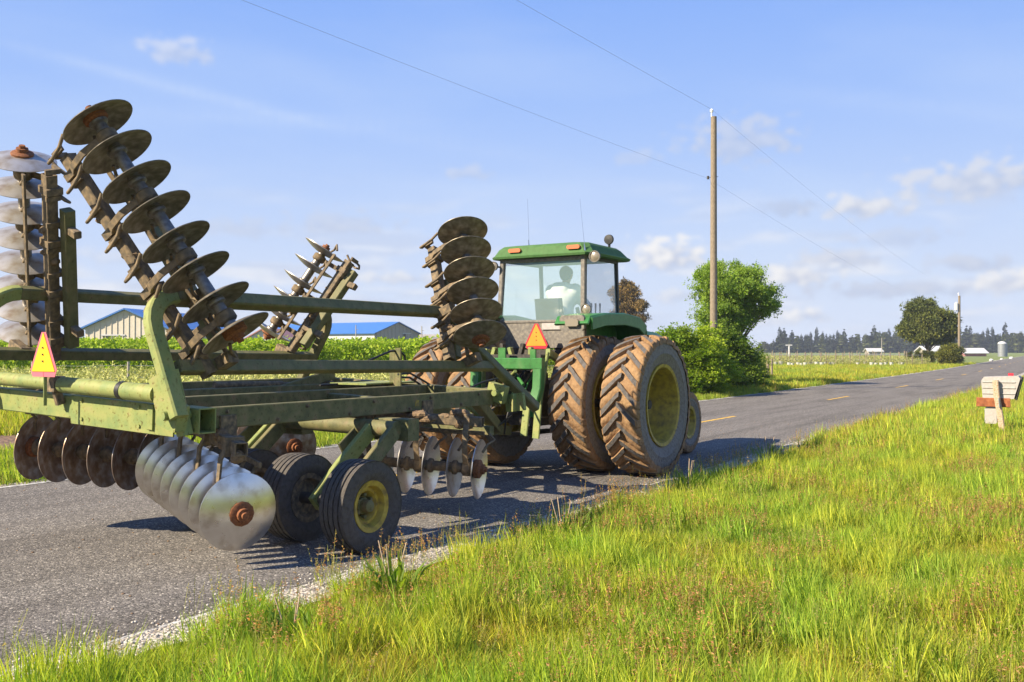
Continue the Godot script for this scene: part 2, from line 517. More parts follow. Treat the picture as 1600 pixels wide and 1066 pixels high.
	M.red_roof = patterned(tex(noise(75, 0.02), 512, [[0.0, Color(0.28, 0.12, 0.12)], [1.0, Color(0.4, 0.2, 0.19)]]), 0.1, 0.8)
	M.white_plastic = mat(Color(0.55, 0.54, 0.53), 0.5)
	M.grey_plastic = patterned(tex(noise(76, 0.02), 512, [[0.0, Color(0.32, 0.3, 0.285)], [1.0, Color(0.42, 0.395, 0.38)]]), 1.5, 0.6)
	M.galvanised = patterned(tex(noise(77, 0.02), 512, [[0.0, Color(0.22, 0.235, 0.25)], [1.0, Color(0.36, 0.38, 0.4)]]), 0.4, 0.5, 0.4)
	M.skin = mat(Color(0.42, 0.22, 0.15), 0.55)
	M.hair = mat(Color(0.03, 0.02, 0.015), 0.7)
	M.hoodie = mat(Color(0.68, 0.72, 0.72), 0.9)
	M.jeans = mat(Color(0.04, 0.055, 0.1), 0.9)

# ---------------------------------------------------------------- sky
func sky_color(el: float) -> Color:
	var stops := [[0.0, Color8(220, 230, 249)], [4.0, Color8(211, 225, 250)], [8.0, Color8(194, 215, 252)], [13.0, Color8(170, 200, 253)], [20.0, Color8(143, 182, 251)], [45.0, Color8(110, 155, 234)], [90.0, Color8(86, 130, 214)]]
	for i in stops.size() - 1:
		if el <= stops[i + 1][0]:
			return (stops[i][1] as Color).lerp(stops[i + 1][1], (el - stops[i][0]) / (stops[i + 1][0] - stops[i][0]))
	return stops[stops.size() - 1][1]

func make_sky() -> PanoramaSkyMaterial:
	var w := 2048
	var h := 1024
	var data := PackedFloat32Array()
	data.resize(w * h * 3)
	var streak := noise(101, 1.0, FastNoiseLite.TYPE_SIMPLEX_SMOOTH, 4)
	var wisps := noise(102, 1.0, FastNoiseLite.TYPE_SIMPLEX_SMOOTH, 5)
	var lin := Color8(205, 214, 234).srgb_to_linear()
	var bright := Color8(240, 241, 246).srgb_to_linear()
	for j in h:
		var el := 90.0 - (j + 0.5) / h * 180.0
		var base := sky_color(maxf(el, 0.0)).srgb_to_linear()
		var se := sin(deg_to_rad(maxf(el, 0.6)))
		var low := clampf(1.0 - absf(el - 3.5) / 7.0, 0.0, 1.0)
		for i in w:
			var r := base.r
			var g := base.g
			var b := base.b
			if el > 0.0 and el < 42.0:
				var az := (i + 0.5) / w * TAU
				var cx := sin(az)
				var cz := cos(az)
				# thin high streaks
				var q := wisps.get_noise_3d(cx * 2.2, el * 0.16 + cx * 0.8, cz * 2.2)
				var a := clampf(q * 0.75 + 0.04, 0.0, 1.0) * 0.6 * clampf(1.0 - el / 42.0, 0.0, 1.0)
				r = lerpf(r, 0.66, a)
				g = lerpf(g, 0.78, a)
				b = lerpf(b, 0.98, a)
				# flat banks of cloud near the horizon
				if low > 0.0:
					var s := streak.get_noise_3d(cx * 6.5, el * 0.62, cz * 6.5)
					var k := clampf((s + 0.02) * 2.6, 0.0, 1.0) * low * 0.75
					var t := clampf(0.5 + 2.2 * streak.get_noise_3d(cx * 11.0, el * 1.3 + 0.35, cz * 11.0), 0.0, 1.0)
					r = lerpf(r, lerpf(lin.r, bright.r, t), k)
					g = lerpf(g, lerpf(lin.g, bright.g, t), k)
					b = lerpf(b, lerpf(lin.b, bright.b, t), k)
			var at := (j * w + i) * 3
			data[at] = r
			data[at + 1] = g
			data[at + 2] = b
	# faint old vapour trails and thin bands
	for q in [[-60, 48, 580, 212, 0.3, 0.34], [-60, 160, 820, 200, 0.45, 0.2], [250, 150, 960, 262, 0.5, 0.16], [500, 285, 1250, 300, 0.5, 0.16], [1100, 130, 1700, 190, 0.6, 0.14]]:
		for k in 420:
			var d := ray(lerpf(q[0], q[2], k / 419.0), lerpf(q[1], q[3], k / 419.0))
			var ci := int(fposmod(rad_to_deg(atan2(d.x, -d.z)), 360.0) / 360.0 * w)
			var cj := (90.0 - rad_to_deg(asin(d.y))) / 180.0 * h
			var reach: float = q[4] / 180.0 * h
			var ends := sin(PI * k / 419.0)
			for j in range(int(cj - reach * 2.5), int(cj + reach * 2.5) + 1):
				var fall := exp(-pow((j - cj) / reach, 2.0))
				var at := (j * w + ci) * 3
				var a: float = q[5] * fall * ends * 0.3 * (0.7 + 0.5 * wisps.get_noise_2d(ci * 0.05, j * 0.4))
				data[at] = lerpf(data[at], 0.74, a)
				data[at + 1] = lerpf(data[at + 1], 0.84, a)
				data[at + 2] = lerpf(data[at + 2], 1.0, a)
	# separate small cumulus: width, height in degrees, how dense, how white
	var puffs := []
	for p in [[275, 80, 3.6, 1.3, 0.4, 0.8], [530, 348, 5.6, 1.4, 0.4, 0.35], [380, 356, 4.2, 1.2, 0.3, 0.35], [725, 270, 2.9, 0.8, 0.35, 0.5], [1150, 222, 5.8, 2.6, 0.45, 0.45], [1040, 402, 4.4, 2.0, 1.0, 1.0], [1345, 324, 4.4, 1.4, 0.7, 0.75], [1525, 284, 8.0, 2.1, 0.62, 0.6], [1235, 326, 2.6, 1.0, 0.45, 0.1], [1310, 404, 4.2, 1.1, 0.6, 0.5], [1235, 432, 4.4, 1.4, 0.8, 0.95], [1515, 411, 4.0, 1.1, 0.6, 0.35], [1262, 492, 2.4, 0.9, 0.75, 1.0], [1590, 442, 4.2, 1.5, 0.75, 0.9], [1390, 452, 9.0, 1.0, 0.6, 0.3], [620, 434, 4.8, 0.7, 0.6, 0.8], [1060, 462, 4.2, 0.9, 0.5, 0.75], [990, 245, 3.0, 0.9, 0.25, 0.5], [1400, 372, 5.0, 1.0, 0.35, 0.3], [1180, 500, 5.0, 0.8, 0.5, 0.8], [180, 400, 4.5, 1.0, 0.3, 0.7]]:
		var d := ray(p[0], p[1])
		puffs.append([fposmod(rad_to_deg(atan2(d.x, -d.z)), 360.0), rad_to_deg(asin(d.y)), p[2], p[3], p[4], p[5]])
	var rg := RandomNumberGenerator.new()
	rg.seed = 77
	for k in 75:
		var az := rg.randf_range(0.0, 300.0) + 360.0 - YAW + 30.0      # the rest of the horizon, outside the frame
		puffs.append([fposmod(az, 360.0), rg.randf_range(1.5, 17.0), rg.randf_range(2.5, 8.0), rg.randf_range(0.8, 2.2), rg.randf_range(0.3, 0.9), rg.randf_range(0.3, 1.0)])
	var edge := noise(103, 0.8, FastNoiseLite.TYPE_SIMPLEX_SMOOTH, 5)
	var white := Color8(246, 245, 246).srgb_to_linear()
	var grey := Color8(184, 196, 222).srgb_to_linear()
	for p in puffs:
		var ci: float = p[0] / 360.0 * w
		var cj: float = (90.0 - p[1]) / 180.0 * h
		var hw: float = p[2] / 360.0 * w * 0.75
		var hh: float = p[3] / 180.0 * h * 0.8
		for j in range(int(cj - hh), int(cj + hh) + 1):
			if j < 0 or j >= h / 2:
				continue
			for i in range(int(ci - hw), int(ci + hw) + 1):
				var x := (i - ci) / hw
				var y := (cj - j) / hh
				var nn: float = edge.get_noise_2d(i * 0.16 + p[0] * 7.0, j * 0.26)
				var rr := sqrt(x * x + (y * y if y > 0.0 else y * y * 2.4))
				var a := clampf((1.0 - rr + nn * 0.75) * 1.9 - 0.25, 0.0, 1.0)
				a = a * a * (3.0 - 2.0 * a) * minf(1.0, p[4] * 1.3)
				if a <= 0.0:
					continue
				var top: float = clampf(0.55 + y * 0.7 + nn * 0.9 - x * 0.25, 0.0, 1.0) * p[5]
				var k: Color = grey.lerp(white, top)
				var at := (j * w + posmod(i, w)) * 3
				data[at] = lerpf(data[at], k.r, a)
				data[at + 1] = lerpf(data[at + 1], k.g, a)
				data[at + 2] = lerpf(data[at + 2], k.b, a)
	var im := Image.create_from_data(w, h, false, Image.FORMAT_RGBF, data.to_byte_array())
	var m := PanoramaSkyMaterial.new()
	m.panorama = ImageTexture.create_from_image(im)
	return m

func make_camera_and_light() -> void:
	cam = Camera3D.new()
	cam.name = "camera"
	cam.position = Vector3(0, EYE, 0)
	cam.rotation = Vector3(atan(14.0 / FOCAL), deg_to_rad(YAW), 0)
	cam.fov = rad_to_deg(2.0 * atan(533.0 / FOCAL))
	cam.near = 0.1
	cam.far = 6000.0
	cam.current = true
	add_child(cam)
	var env := Environment.new()
	env.background_mode = Environment.BG_SKY
	env.sky = Sky.new()
	env.sky.sky_material = make_sky()
	env.background_energy_multiplier = 1.0 / 2.25
	env.tonemap_mode = Environment.TONE_MAPPER_LINEAR
	env.tonemap_exposure = 2.25
	env.sdfgi_enabled = true
	env.ssao_enabled = true
	env.ssil_enabled = true
	env.fog_enabled = true
	env.fog_density = 0.0003
	env.fog_light_color = Color(0.86, 0.91, 1.0)
	var we := WorldEnvironment.new()
	we.name = "world_environment"
	we.environment = env
	add_child(we)
	var sun := DirectionalLight3D.new()
	sun.name = "sun"
	sun.light_color = Color(1.0, 0.935, 0.82)
	sun.light_energy = 1.6
	sun.light_angular_distance = 0.5
	sun.shadow_enabled = true
	var az := deg_to_rad(32.0)
	var el := deg_to_rad(36.0)
	add_child(sun)
	sun.look_at_from_position(Vector3(-20, 20, 20), Vector3(-20, 20, 20) + W(sin(az) * cos(el), cos(az) * cos(el), -sin(el)), Vector3.UP)

# ---------------------------------------------------------------- ground and road
func strip(mb: MB, from: float, to: float, left: float, right: float, up: float, follow := true, step := 4.0, wobble := 0.0) -> void:
	var s := from
	while s < to - 0.001:
		var e := minf(s + step, to)
		var a := bend(s) if follow else 0.0
		var b := bend(e) if follow else 0.0
		var wa := wobble * bumps.get_noise_1d(s * 60.0)
		var wb := wobble * bumps.get_noise_1d(e * 60.0)
		mb.quad(W(left + a, s, up), W(right + a + wa, s, up), W(right + b + wb, e, up), W(left + b, e, up), Vector3.UP)
		s = e

func make_ground() -> void:
	var g := MB.new()
	# one sheet out to the horizon, finer beside the camera
	g.quad(W(-3500, -600, -0.012), W(ROAD_RIGHT - 0.5, -600, -0.012), W(ROAD_RIGHT - 0.5, 4000, -0.012), W(-3500, 4000, -0.012), Vector3.UP)
	g.quad(W(14, -600, -0.012), W(3500, -600, -0.012), W(3500, 4000, -0.012), W(14, 4000, -0.012), Vector3.UP)
	g.quad(W(ROAD_RIGHT - 0.5, -600, -0.012), W(14, -600, -0.012), W(14, -10, -0.012), W(ROAD_RIGHT - 0.5, -10, -0.012), Vector3.UP)
	g.quad(W(ROAD_RIGHT - 0.5, 60, -0.012), W(14, 60, -0.012), W(14, 4000, -0.012), W(ROAD_RIGHT - 0.5, 4000, -0.012), Vector3.UP)
	var st := 0.5
	for i in 140:
		for j in 38:
			var x := ROAD_RIGHT - 0.5 + j * (14.0 - ROAD_RIGHT + 0.5) / 38.0
			var x2 := ROAD_RIGHT - 0.5 + (j + 1) * (14.0 - ROAD_RIGHT + 0.5) / 38.0
			var z := 10.0 - i * st
			var hs := []
			for p in [[x, z], [x2, z], [x2, z - st], [x, z - st]]:
				var fade := 1.0 if p[0] < 13.5 and p[1] < 9.9 and p[1] > -59.9 else 0.0
				hs.append(Vector3(p[0], -0.012 + land(p[0], p[1]) * fade, p[1]))
			g.quad(hs[0], hs[1], hs[2], hs[3], (hs[2] - hs[0]).cross(hs[3] - hs[1]).normalized() * signf((hs[2] - hs[0]).cross(hs[3] - hs[1]).y))
	setting("ground", g, M.ground)
	var r := MB.new()
	strip(r, -40, 420, ROAD_LEFT, ROAD_RIGHT, 0.0)
	# the pavement's edge is a low step
	var s := -40.0
	while s < 420.0:
		for x in [ROAD_LEFT, ROAD_RIGHT]:
			r.quad(W(x + bend(s), s, 0.0), W(x + bend(s + 4.0), s + 4.0, 0.0), W(x + bend(s + 4.0), s + 4.0, -0.05), W(x + bend(s), s, -0.05), Vector3.LEFT if x == ROAD_LEFT else Vector3.RIGHT)
		s += 4.0
	setting("road", r, M.road)
	# worn white edge lines and the yellow dashes
	for side in [[ROAD_RIGHT + 0.0, 0.12], [ROAD_LEFT + 0.1, 0.1]]:
		var l := MB.new()
		var q := -40.0
		while q < 300.0:
			var w0: float = side[1] * (0.2 + 0.9 * bumps.get_noise_1d(q * 31.0))
			var w1: float = side[1] * (0.2 + 0.9 * bumps.get_noise_1d((q + 0.4) * 31.0))
			l.quad(W(side[0] - 0.09 + bend(q) - w0 * 0.5, q, 0.004), W(side[0] + bend(q), q, 0.004), W(side[0] + bend(q + 0.4), q + 0.4, 0.004), W(side[0] - 0.09 + bend(q + 0.4) - w1 * 0.5, q + 0.4, 0.004), Vector3.UP)
			q += 0.4
		setting("edge_line", l, M.white_line)
	var k := 0
	for q in range(-4, 26):
		var from := 20.2 + q * 12.2
		var l := MB.new()
		strip(l, from, from + 3.0, ROAD_MIDDLE - 0.05, ROAD_MIDDLE + 0.05, 0.004, true, 1.0)
		setting("centre_line_dash", l, M.yellow_line)
		k += 1
	var gv := MB.new()
	strip(gv, -20, 200, ROAD_RIGHT, ROAD_RIGHT + 0.34, 0.03, true, 0.3, 0.12)
	setting("gravel_shoulder", gv, M.gravel)
	var gl := MB.new()
	strip(gl, -20, 200, ROAD_LEFT - 0.25, ROAD_LEFT, -0.004, true, 0.5)
	setting("gravel_shoulder", gl, M.gravel)
	var d := MB.new()
	strip(d, -30, 31, -18.2, -15.4, 0.002, false, 0.8, 0.9)
	setting("bare_soil", d, M.soil)

# ---------------------------------------------------------------- grass
func blade(mb: MB, root: Vector3, yaw: float, lean: float, length: float, width: float, curl: float, segs := 3) -> void:
	var dir := Vector3(cos(yaw), 0, sin(yaw))
	var side := Vector3(-sin(yaw), 0, cos(yaw))
	var p := root
	var a := lean
	var step := length / segs
	var before := [p - side * width * 0.5, p + side * width * 0.5]
	for i in segs:
		var d := Vector3.UP * cos(a) + dir * sin(a)
		var q := p + d * step
		var nn := (dir * cos(a) - Vector3.UP * sin(a)).normalized()
		nn = (nn + Vector3.UP * 0.6).normalized()
		var w := width * (1.0 - float(i + 1) / segs) * 0.5 + (width * 0.25 if i < segs - 1 else 0.0)
		if i == segs - 1:
			mb.tri(before[0], before[1], q, nn)
		else:
			mb.quad(before[0], before[1], q + side * w, q - side * w, nn)
		before = [q - side * w, q + side * w]
		p = q
		a += curl / segs

func tuft(seed_: int, blades: int, radius: float, lo: float, hi: float, width: float, lean: float, curl: float, tones: Array) -> ArrayMesh:
	var rg := RandomNumberGenerator.new()
	rg.seed = seed_
	var mb := MB.new()
	mb.use_color = true
	for i in blades:
		var a := rg.randf() * TAU
		var r := radius * sqrt(rg.randf())
		mb.col = (tones[rg.randi() % tones.size()] as Color) * rg.randf_range(0.8, 1.2)
		blade(mb, Vector3(cos(a) * r, 0, sin(a) * r), a + rg.randf_range(-0.9, 0.9), absf(rg.randfn(0.0, lean)), rg.randf_range(lo, hi), width * rg.randf_range(0.7, 1.3), rg.randf_range(0.1, curl))
	return mb.build()

# upright stalks with loose reddish or straw-coloured heads
func stalks(seed_: int, count: int, radius: float, lo: float, hi: float, stem: Color, heads: Array, size: float) -> ArrayMesh:
	var rg := RandomNumberGenerator.new()
	rg.seed = seed_
	var mb := MB.new()
	mb.use_color = true
	for i in count:
		var a := rg.randf() * TAU
		var r := radius * sqrt(rg.randf())
		var root := Vector3(cos(a) * r, 0, sin(a) * r)
		var yaw := rg.randf() * TAU
		var lean := absf(rg.randfn(0.0, 0.2))
		var top := root + (Vector3.UP * cos(lean) + Vector3(cos(yaw), 0, sin(yaw)) * sin(lean)) * rg.randf_range(lo, hi)
		var side := Vector3(-sin(yaw), 0, cos(yaw))
		mb.col = stem * rg.randf_range(0.8, 1.2)
		mb.quad(root - side * 0.0016, root + side * 0.0016, top + side * 0.001, top - side * 0.001, (side.cross(Vector3.UP) + Vector3.UP * 0.5).normalized())
		for k in rg.randi_range(7, 13):
			mb.col = (heads[rg.randi() % heads.size()] as Color) * rg.randf_range(0.75, 1.25)
			var f := rg.randf()
			var p := root.lerp(top, 0.68 + 0.34 * f)
			var o := Vector3(rg.randfn(), rg.randfn() * 0.4 + 0.7, rg.randfn()).normalized()
			var x := o.cross(Vector3(rg.randfn(), rg.randfn(), rg.randfn())).normalized()
			var sz := size * rg.randf_range(0.6, 1.4) * (1.15 - 0.6 * f)
			mb.quad(p, p + o * sz * 0.5 + x * sz * 0.22, p + o * sz, p + o * sz * 0.5 - x * sz * 0.22, (x.cross(o) + Vector3.UP * 0.8).normalized())
	return mb.build()

func leaf_shape(mb: MB, root: Vector3, dir: Vector3, up: Vector3, length: float, width: float, droop: float) -> void:
	var side := dir.cross(up).normalized()
	var nn := side.cross(dir).normalized()
	var a := root
	var m := root + dir * length * 0.45 + nn * length * 0.06
	var e := root + dir * length - up * length * droop
	mb.tri(a, m - side * width * 0.5, m, (nn + side * 0.25).normalized())
	mb.tri(a, m, m + side * width * 0.5, (nn - side * 0.25).normalized())
	mb.tri(m - side * width * 0.5, e, m, (nn + side * 0.25 + dir * 0.2).normalized())
	mb.tri(m, e, m + side * width * 0.5, (nn - side * 0.25 + dir * 0.2).normalized())

func scatter(called: String, label: String, meshes: Array, places: Array, tints: Array, material: Material, category := "grass") -> void:
	# one object per mesh variant of an uncountable growth
	for k in meshes.size():
		var c := PackedColorArray(tints[k])
		var o := many(self, called, meshes[k], material, places[k], c)
		o.set_meta("kind", "stuff")
		tag(o, label, category, called.replace("_", " "))

func tilted(at: Vector3, size: float, squash: float, rg: RandomNumberGenerator) -> Transform3D:
	var b := Basis(Vector3.UP, rg.randf() * TAU)
	b = Basis(Vector3(1, 0, 0), rg.randfn(0.0, 0.10)) * Basis(Vector3(0, 0, 1), rg.randfn(0.0, 0.10)) * b
	return Transform3D(b.scaled_local(Vector3(size, size * squash, size)), at)

func make_grass() -> void:
	var rg := RandomNumberGenerator.new()
	rg.seed = 2024
	var patch := noise(201, 0.32, FastNoiseLite.TYPE_SIMPLEX_SMOOTH, 3)
	var tone := noise(202, 0.8, FastNoiseLite.TYPE_SIMPLEX_SMOOTH, 3)
	var tuftn := noise(204, 1.1, FastNoiseLite.TYPE_SIMPLEX_SMOOTH, 2)
	var red := noise(203, 0.55, FastNoiseLite.TYPE_SIMPLEX_SMOOTH, 3)
	var lime := Color(0.52, 0.57, 0.08)
	var mid := Color(0.34, 0.43, 0.07)
	var deep := Color(0.16, 0.27, 0.04)
	var straw := Color(0.42, 0.35, 0.12)
	var near := []
	for k in 4:
		near.append(tuft(300 + k, 36, 0.08, 0.06, 0.18, 0.003, 0.34, 0.9, [lime, lime, mid, mid, deep, straw]))
	for k in 2:
		near.append(tuft(310 + k, 16, 0.07, 0.12, 0.3, 0.0046, 0.34, 1.2, [mid, lime, mid, deep]))
	near.append(tuft(316, 20, 0.09, 0.08, 0.2, 0.0032, 0.6, 1.0, [straw, lime, straw * 0.8, mid]))
	var far := []
	for k in 3:
		far.append(tuft(320 + k, 30, 0.2, 0.12, 0.3, 0.011, 0.35, 0.9, [lime, lime, mid, deep, straw]))
	var np := []
	var nt := []
	for m in near:
		np.append([])
		nt.append([])
	var fp := []
	var ft := []
	for m in far:
		fp.append([])
		ft.append([])
	# the verge on the camera's side: short and thick, longest along the pavement
	var s := 0.6
	while s < 85.0:
		var d := maxf(s, 3.0)
		var dense := 520.0 if s < 9.0 else (230.0 if s < 16.0 else (110.0 if s < 30.0 else 45.0))
		var ds := 0.5
		var right := minf(4.0, 0.8 + s * 0.12)
		var width := right - ROAD_RIGHT
		for i in int(dense * ds * width):
			var x := ROAD_RIGHT + 0.05 + rg.randf() * width
			var z := -(s + rg.randf() * ds)
			var edge := x - ROAD_RIGHT
			var p := patch.get_noise_2d(x, z)
			var lip := 0.27 + 0.3 * patch.get_noise_2d(0.0, z * 2.2) + 0.2 * tone.get_noise_2d(3.0, z * 3.0)
			if edge < lip and rg.randf() < 0.93:
				continue
			var q := tone.get_noise_2d(x, z)
			var clump := maxf(0.0, tuftn.get_noise_2d(x, z))
			var h := 0.72 + 0.4 * p + 0.7 * clump + 0.15 * clampf(1.0 - absf(edge - 0.55) / 0.6, 0.0, 1.0) + rg.randfn(0.0, 0.14)
			h = clampf(h, 0.35, 1.35) * clampf(0.3 + (edge - 0.2) * 1.0 + 0.5 * clump, 0.3, 1.0)
			var warm := clampf(0.5 + 0.9 * q, 0.0, 1.0)
			var tint := Color(0.84, 1.02, 0.9).lerp(Color(1.26, 1.06, 0.85), warm) * rg.randf_range(0.82, 1.18)
			var at := Vector3(x, land(x, z) - 0.02, z)
			if s < 16.0 or rg.randf() < 0.3:
				var k := rg.randi() % 4
				if (p > 0.2 or clump > 0.12) and rg.randf() < 0.5:
					k = 4 + rg.randi() % 2
				elif q > 0.2 and rg.randf() < 0.4:
					k = 6
				np[k].append(tilted(at, rg.randf_range(0.85, 1.2), h, rg))
				nt[k].append(tint)
			else:
				var k := rg.randi() % 3
				fp[k].append(tilted(at, rg.randf_range(0.8, 1.2), h * 1.05, rg))
				ft[k].append(tint)
		s += ds
	scatter("verge_grass", "bright yellow-green roadside grass covering the verge beside the pavement", near, np, nt, M.grass)
	# reddish sorrel and grass heads standing over it
	var heads := []
	heads.append(stalks(401, 6, 0.09, 0.22, 0.42, Color(0.3, 0.28, 0.08), [Color(0.58, 0.28, 0.13), Color(0.62, 0.38, 0.17), Color(0.54, 0.22, 0.12)], 0.016))
	heads.append(stalks(402, 6, 0.1, 0.25, 0.45, Color(0.3, 0.32, 0.08), [Color(0.5, 0.42, 0.18), Color(0.52, 0.38, 0.16), Color(0.42, 0.38, 0.13)], 0.014))
	heads.append(stalks(403, 7, 0.09, 0.25, 0.4, Color(0.32, 0.3, 0.09), [Color(0.6, 0.36, 0.17), Color(0.56, 0.46, 0.2)], 0.014))
	var hp := [[], [], []]
	var ht := [[], [], []]
	s = 0.6
	while s < 60.0:
		var right := minf(4.0, 0.8 + s * 0.12)
		var width := right - ROAD_RIGHT
		var dense := 95.0 if s < 12.0 else (55.0 if s < 25.0 else 28.0)
		for i in int(dense * 0.5 * width):
			var x := ROAD_RIGHT + rg.randf() * width
			var z := -(s + rg.randf() * 0.5)
			var r := red.get_noise_2d(x, z)
			var edge := x - ROAD_RIGHT
			var want := clampf(0.1 + r * 1.5, 0.03, 0.95)
			if edge < 0.7:
				want = maxf(want, 0.6 * clampf(0.55 + r * 1.4, 0.0, 1.0))
			if rg.randf() > want:
				continue
			var k := 0 if r > 0.15 or (edge < 0.7 and rg.randf() < 0.6) else (1 if rg.randf() < 0.6 else 2)
			hp[k].append(tilted(Vector3(x, land(x, z) - 0.01, z), rg.randf_range(0.8, 1.25), rg.randf_range(0.45, 0.85), rg))
			ht[k].append(Color(1, 1, 1) * rg.randf_range(0.8, 1.25))
		s += 0.5
	scatter("seed_stalk", "reddish and straw-coloured seed stalks standing over the roadside grass", heads, hp, ht, M.grass, "seed stalks")
	# the strip across the road, the meadow past the pole and the field margin
	for k in 5200:
		var x := rg.randf_range(-15.4, ROAD_LEFT - 0.12)
		var z := -rg.randf_range(2.0, 40.0)
		var v := rg.randi() % 3
		fp[v].append(tilted(Vector3(x, -0.02, z), rg.randf_range(0.7, 1.1), rg.randf_range(0.5, 0.95), rg))
		ft[v].append(Color(0.95, 1.0, 0.9) * rg.randf_range(0.75, 1.15))
	for k in 5200:
		var x := rg.randf_range(-25.0, -18.0)
		var z := -rg.randf_range(0.0, 42.0)
		var v := rg.randi() % 3
		fp[v].append(tilted(Vector3(x, -0.02, z), rg.randf_range(0.9, 1.5), rg.randf_range(0.6, 1.3), rg))
		ft[v].append(Color(1.15, 1.02, 0.9) * rg.randf_range(0.75, 1.15))
	for k in 16000:
		var along := 36.0 + 90.0 * pow(rg.randf(), 1.4)
		var x := ROAD_LEFT + bend(along) - 0.2 - rg.randf() * (6.0 + (along - 30.0) * 0.42)
		var v := rg.randi() % 3
		var z := -along
		var q := tone.get_noise_2d(x * 0.3, z * 0.3)
		fp[v].append(tilted(Vector3(x, -0.03, z), rg.randf_range(1.0, 2.0), rg.randf_range(0.35, 0.8), rg))
		ft[v].append(Color(0.85, 1.0, 0.9).lerp(Color(1.35, 1.08, 0.95), clampf(0.5 + q * 1.3, 0.0, 1.0)) * rg.randf_range(0.8, 1.15))
	for k in 5000:
		var along := 80.0 + 120.0 * rg.randf()
		var x := ROAD_RIGHT + bend(along) + 0.2 + rg.randf() * 14.0
		var v := rg.randi() % 3
		fp[v].append(tilted(Vector3(x, -0.03, -along), rg.randf_range(1.2, 2.2), rg.randf_range(0.5, 1.0), rg))
		ft[v].append(Color(1.1, 1.02, 0.9) * rg.randf_range(0.8, 1.15))
	scatter("field_grass", "tufted grass on the field margins and verges farther along the road", far, fp, ft, M.grass)
	make_dock_plants(rg)

func make_dock_plants(rg: RandomNumberGenerator) -> void:
	# broad-leaved docks and tall coarse clumps that stand out of the verge
	var spots := [[612, 925, 0.42, "broad-leaved dock clump beside the pavement next to the harrow wheels", 30], [880, 838, 0.4, "dark broad clump in the shadow on the pavement's edge", 26], [1075, 765, 0.42, "broad clump of coarse leaves at the pavement's edge behind the tractor's dual wheels", 26], [1200, 716, 0.4, "tall clump at the pavement's edge in the tractor's shadow", 24], [455, 1000, 0.3, "low dock rosette where pavement and grass meet, nearest the white edge line", 20], [1390, 655, 0.35, "clump of coarse leaves at the far pavement edge before the mailbox", 18]]
	for sp in spots:
		var p := at_height(sp[0], sp[1], 0.08)
		p.x = maxf(p.x, ROAD_RIGHT + 0.25)
		p.y = land(p.x, p.z) - 0.01
		var o := thing("dock_plant", sp[3], "plant", p, "broad-leaved plants in the verge")
		var lm := MB.new()
		lm.use_color = true
		var broad: bool = sp[0] == 612 or sp[0] == 455
		for i in (sp[4] if broad else sp[4] * 4):
			var a := rg.randf() * TAU
			var lean := rg.randf_range(0.1, 0.75)
			var d := Vector3(cos(a) * sin(lean), cos(lean), sin(a) * sin(lean))
			var r := rg.randf() * (0.14 if broad else 0.3)
			lm.col = Color(0.13, 0.23, 0.034).lerp(Color(0.26, 0.33, 0.05), rg.randf()) * rg.randf_range(0.8, 1.2)
			var root := p + Vector3(cos(a) * r, 0.02, sin(a) * r)
			leaf_shape(lm, root + d * 0.06, d, Vector3.UP if lean > 0.3 else Vector3(cos(a), 1, sin(a)).normalized(), sp[2] * rg.randf_range(0.35, 0.85), rg.randf_range(0.03, 0.05) if broad else rg.randf_range(0.008, 0.015), 0.2)
		part(o, "leaves", lm, M.grass)
		var stm := MB.new()
		for i in 3:
			var a := rg.randf() * TAU
			stm.tube(PackedVector3Array([p, p + Vector3(cos(a) * 0.05, sp[2] * 0.5, sin(a) * 0.05), p + Vector3(cos(a) * 0.1, sp[2] * 0.95, sin(a) * 0.1)]), 0.004, 5)
		part(o, "stem", stm, M.pale_wood)

# ---------------------------------------------------------------- disc harrow
var disc_mesh: ArrayMesh
var hub_mesh: ArrayMesh
var clod := FastNoiseLite.new()

func across(d: Vector3) -> Basis:
	var x := d.normalized()
	var z := x.cross(Vector3.UP).normalized()
	return Basis(x, z.cross(x), z)

func make_disc_meshes() -> void:
	var m := MB.new()
	var prof := PackedVector2Array()
	var deep := 0.06
	var rad := 0.278
	for i in 8:
		var r := rad * i / 7.0
		prof.push_back(Vector2(-deep * (1.0 - r * r / rad / rad), r))
	for i in 8:
		var r := rad * (7 - i) / 7.0
		prof.push_back(Vector2(-deep * (1.0 - r * r / rad / rad) + 0.006, r))
	m.lathe(prof, Transform3D(), 40)
	disc_mesh = m.build()
	var h := MB.new()
	# square washer, nut and bolt end
	h.lathe(PackedVector2Array([Vector2(-0.035, 0), Vector2(-0.035, 0.075), Vector2(-0.02, 0.095), Vector2(0.03, 0.095), Vector2(0.045, 0.07), Vector2(0.045, 0.052), Vector2(0.075, 0.05), Vector2(0.075, 0.028), Vector2(0.1, 0.026), Vector2(0.1, 0)]), Transform3D(), 12)
	hub_mesh = h.build()

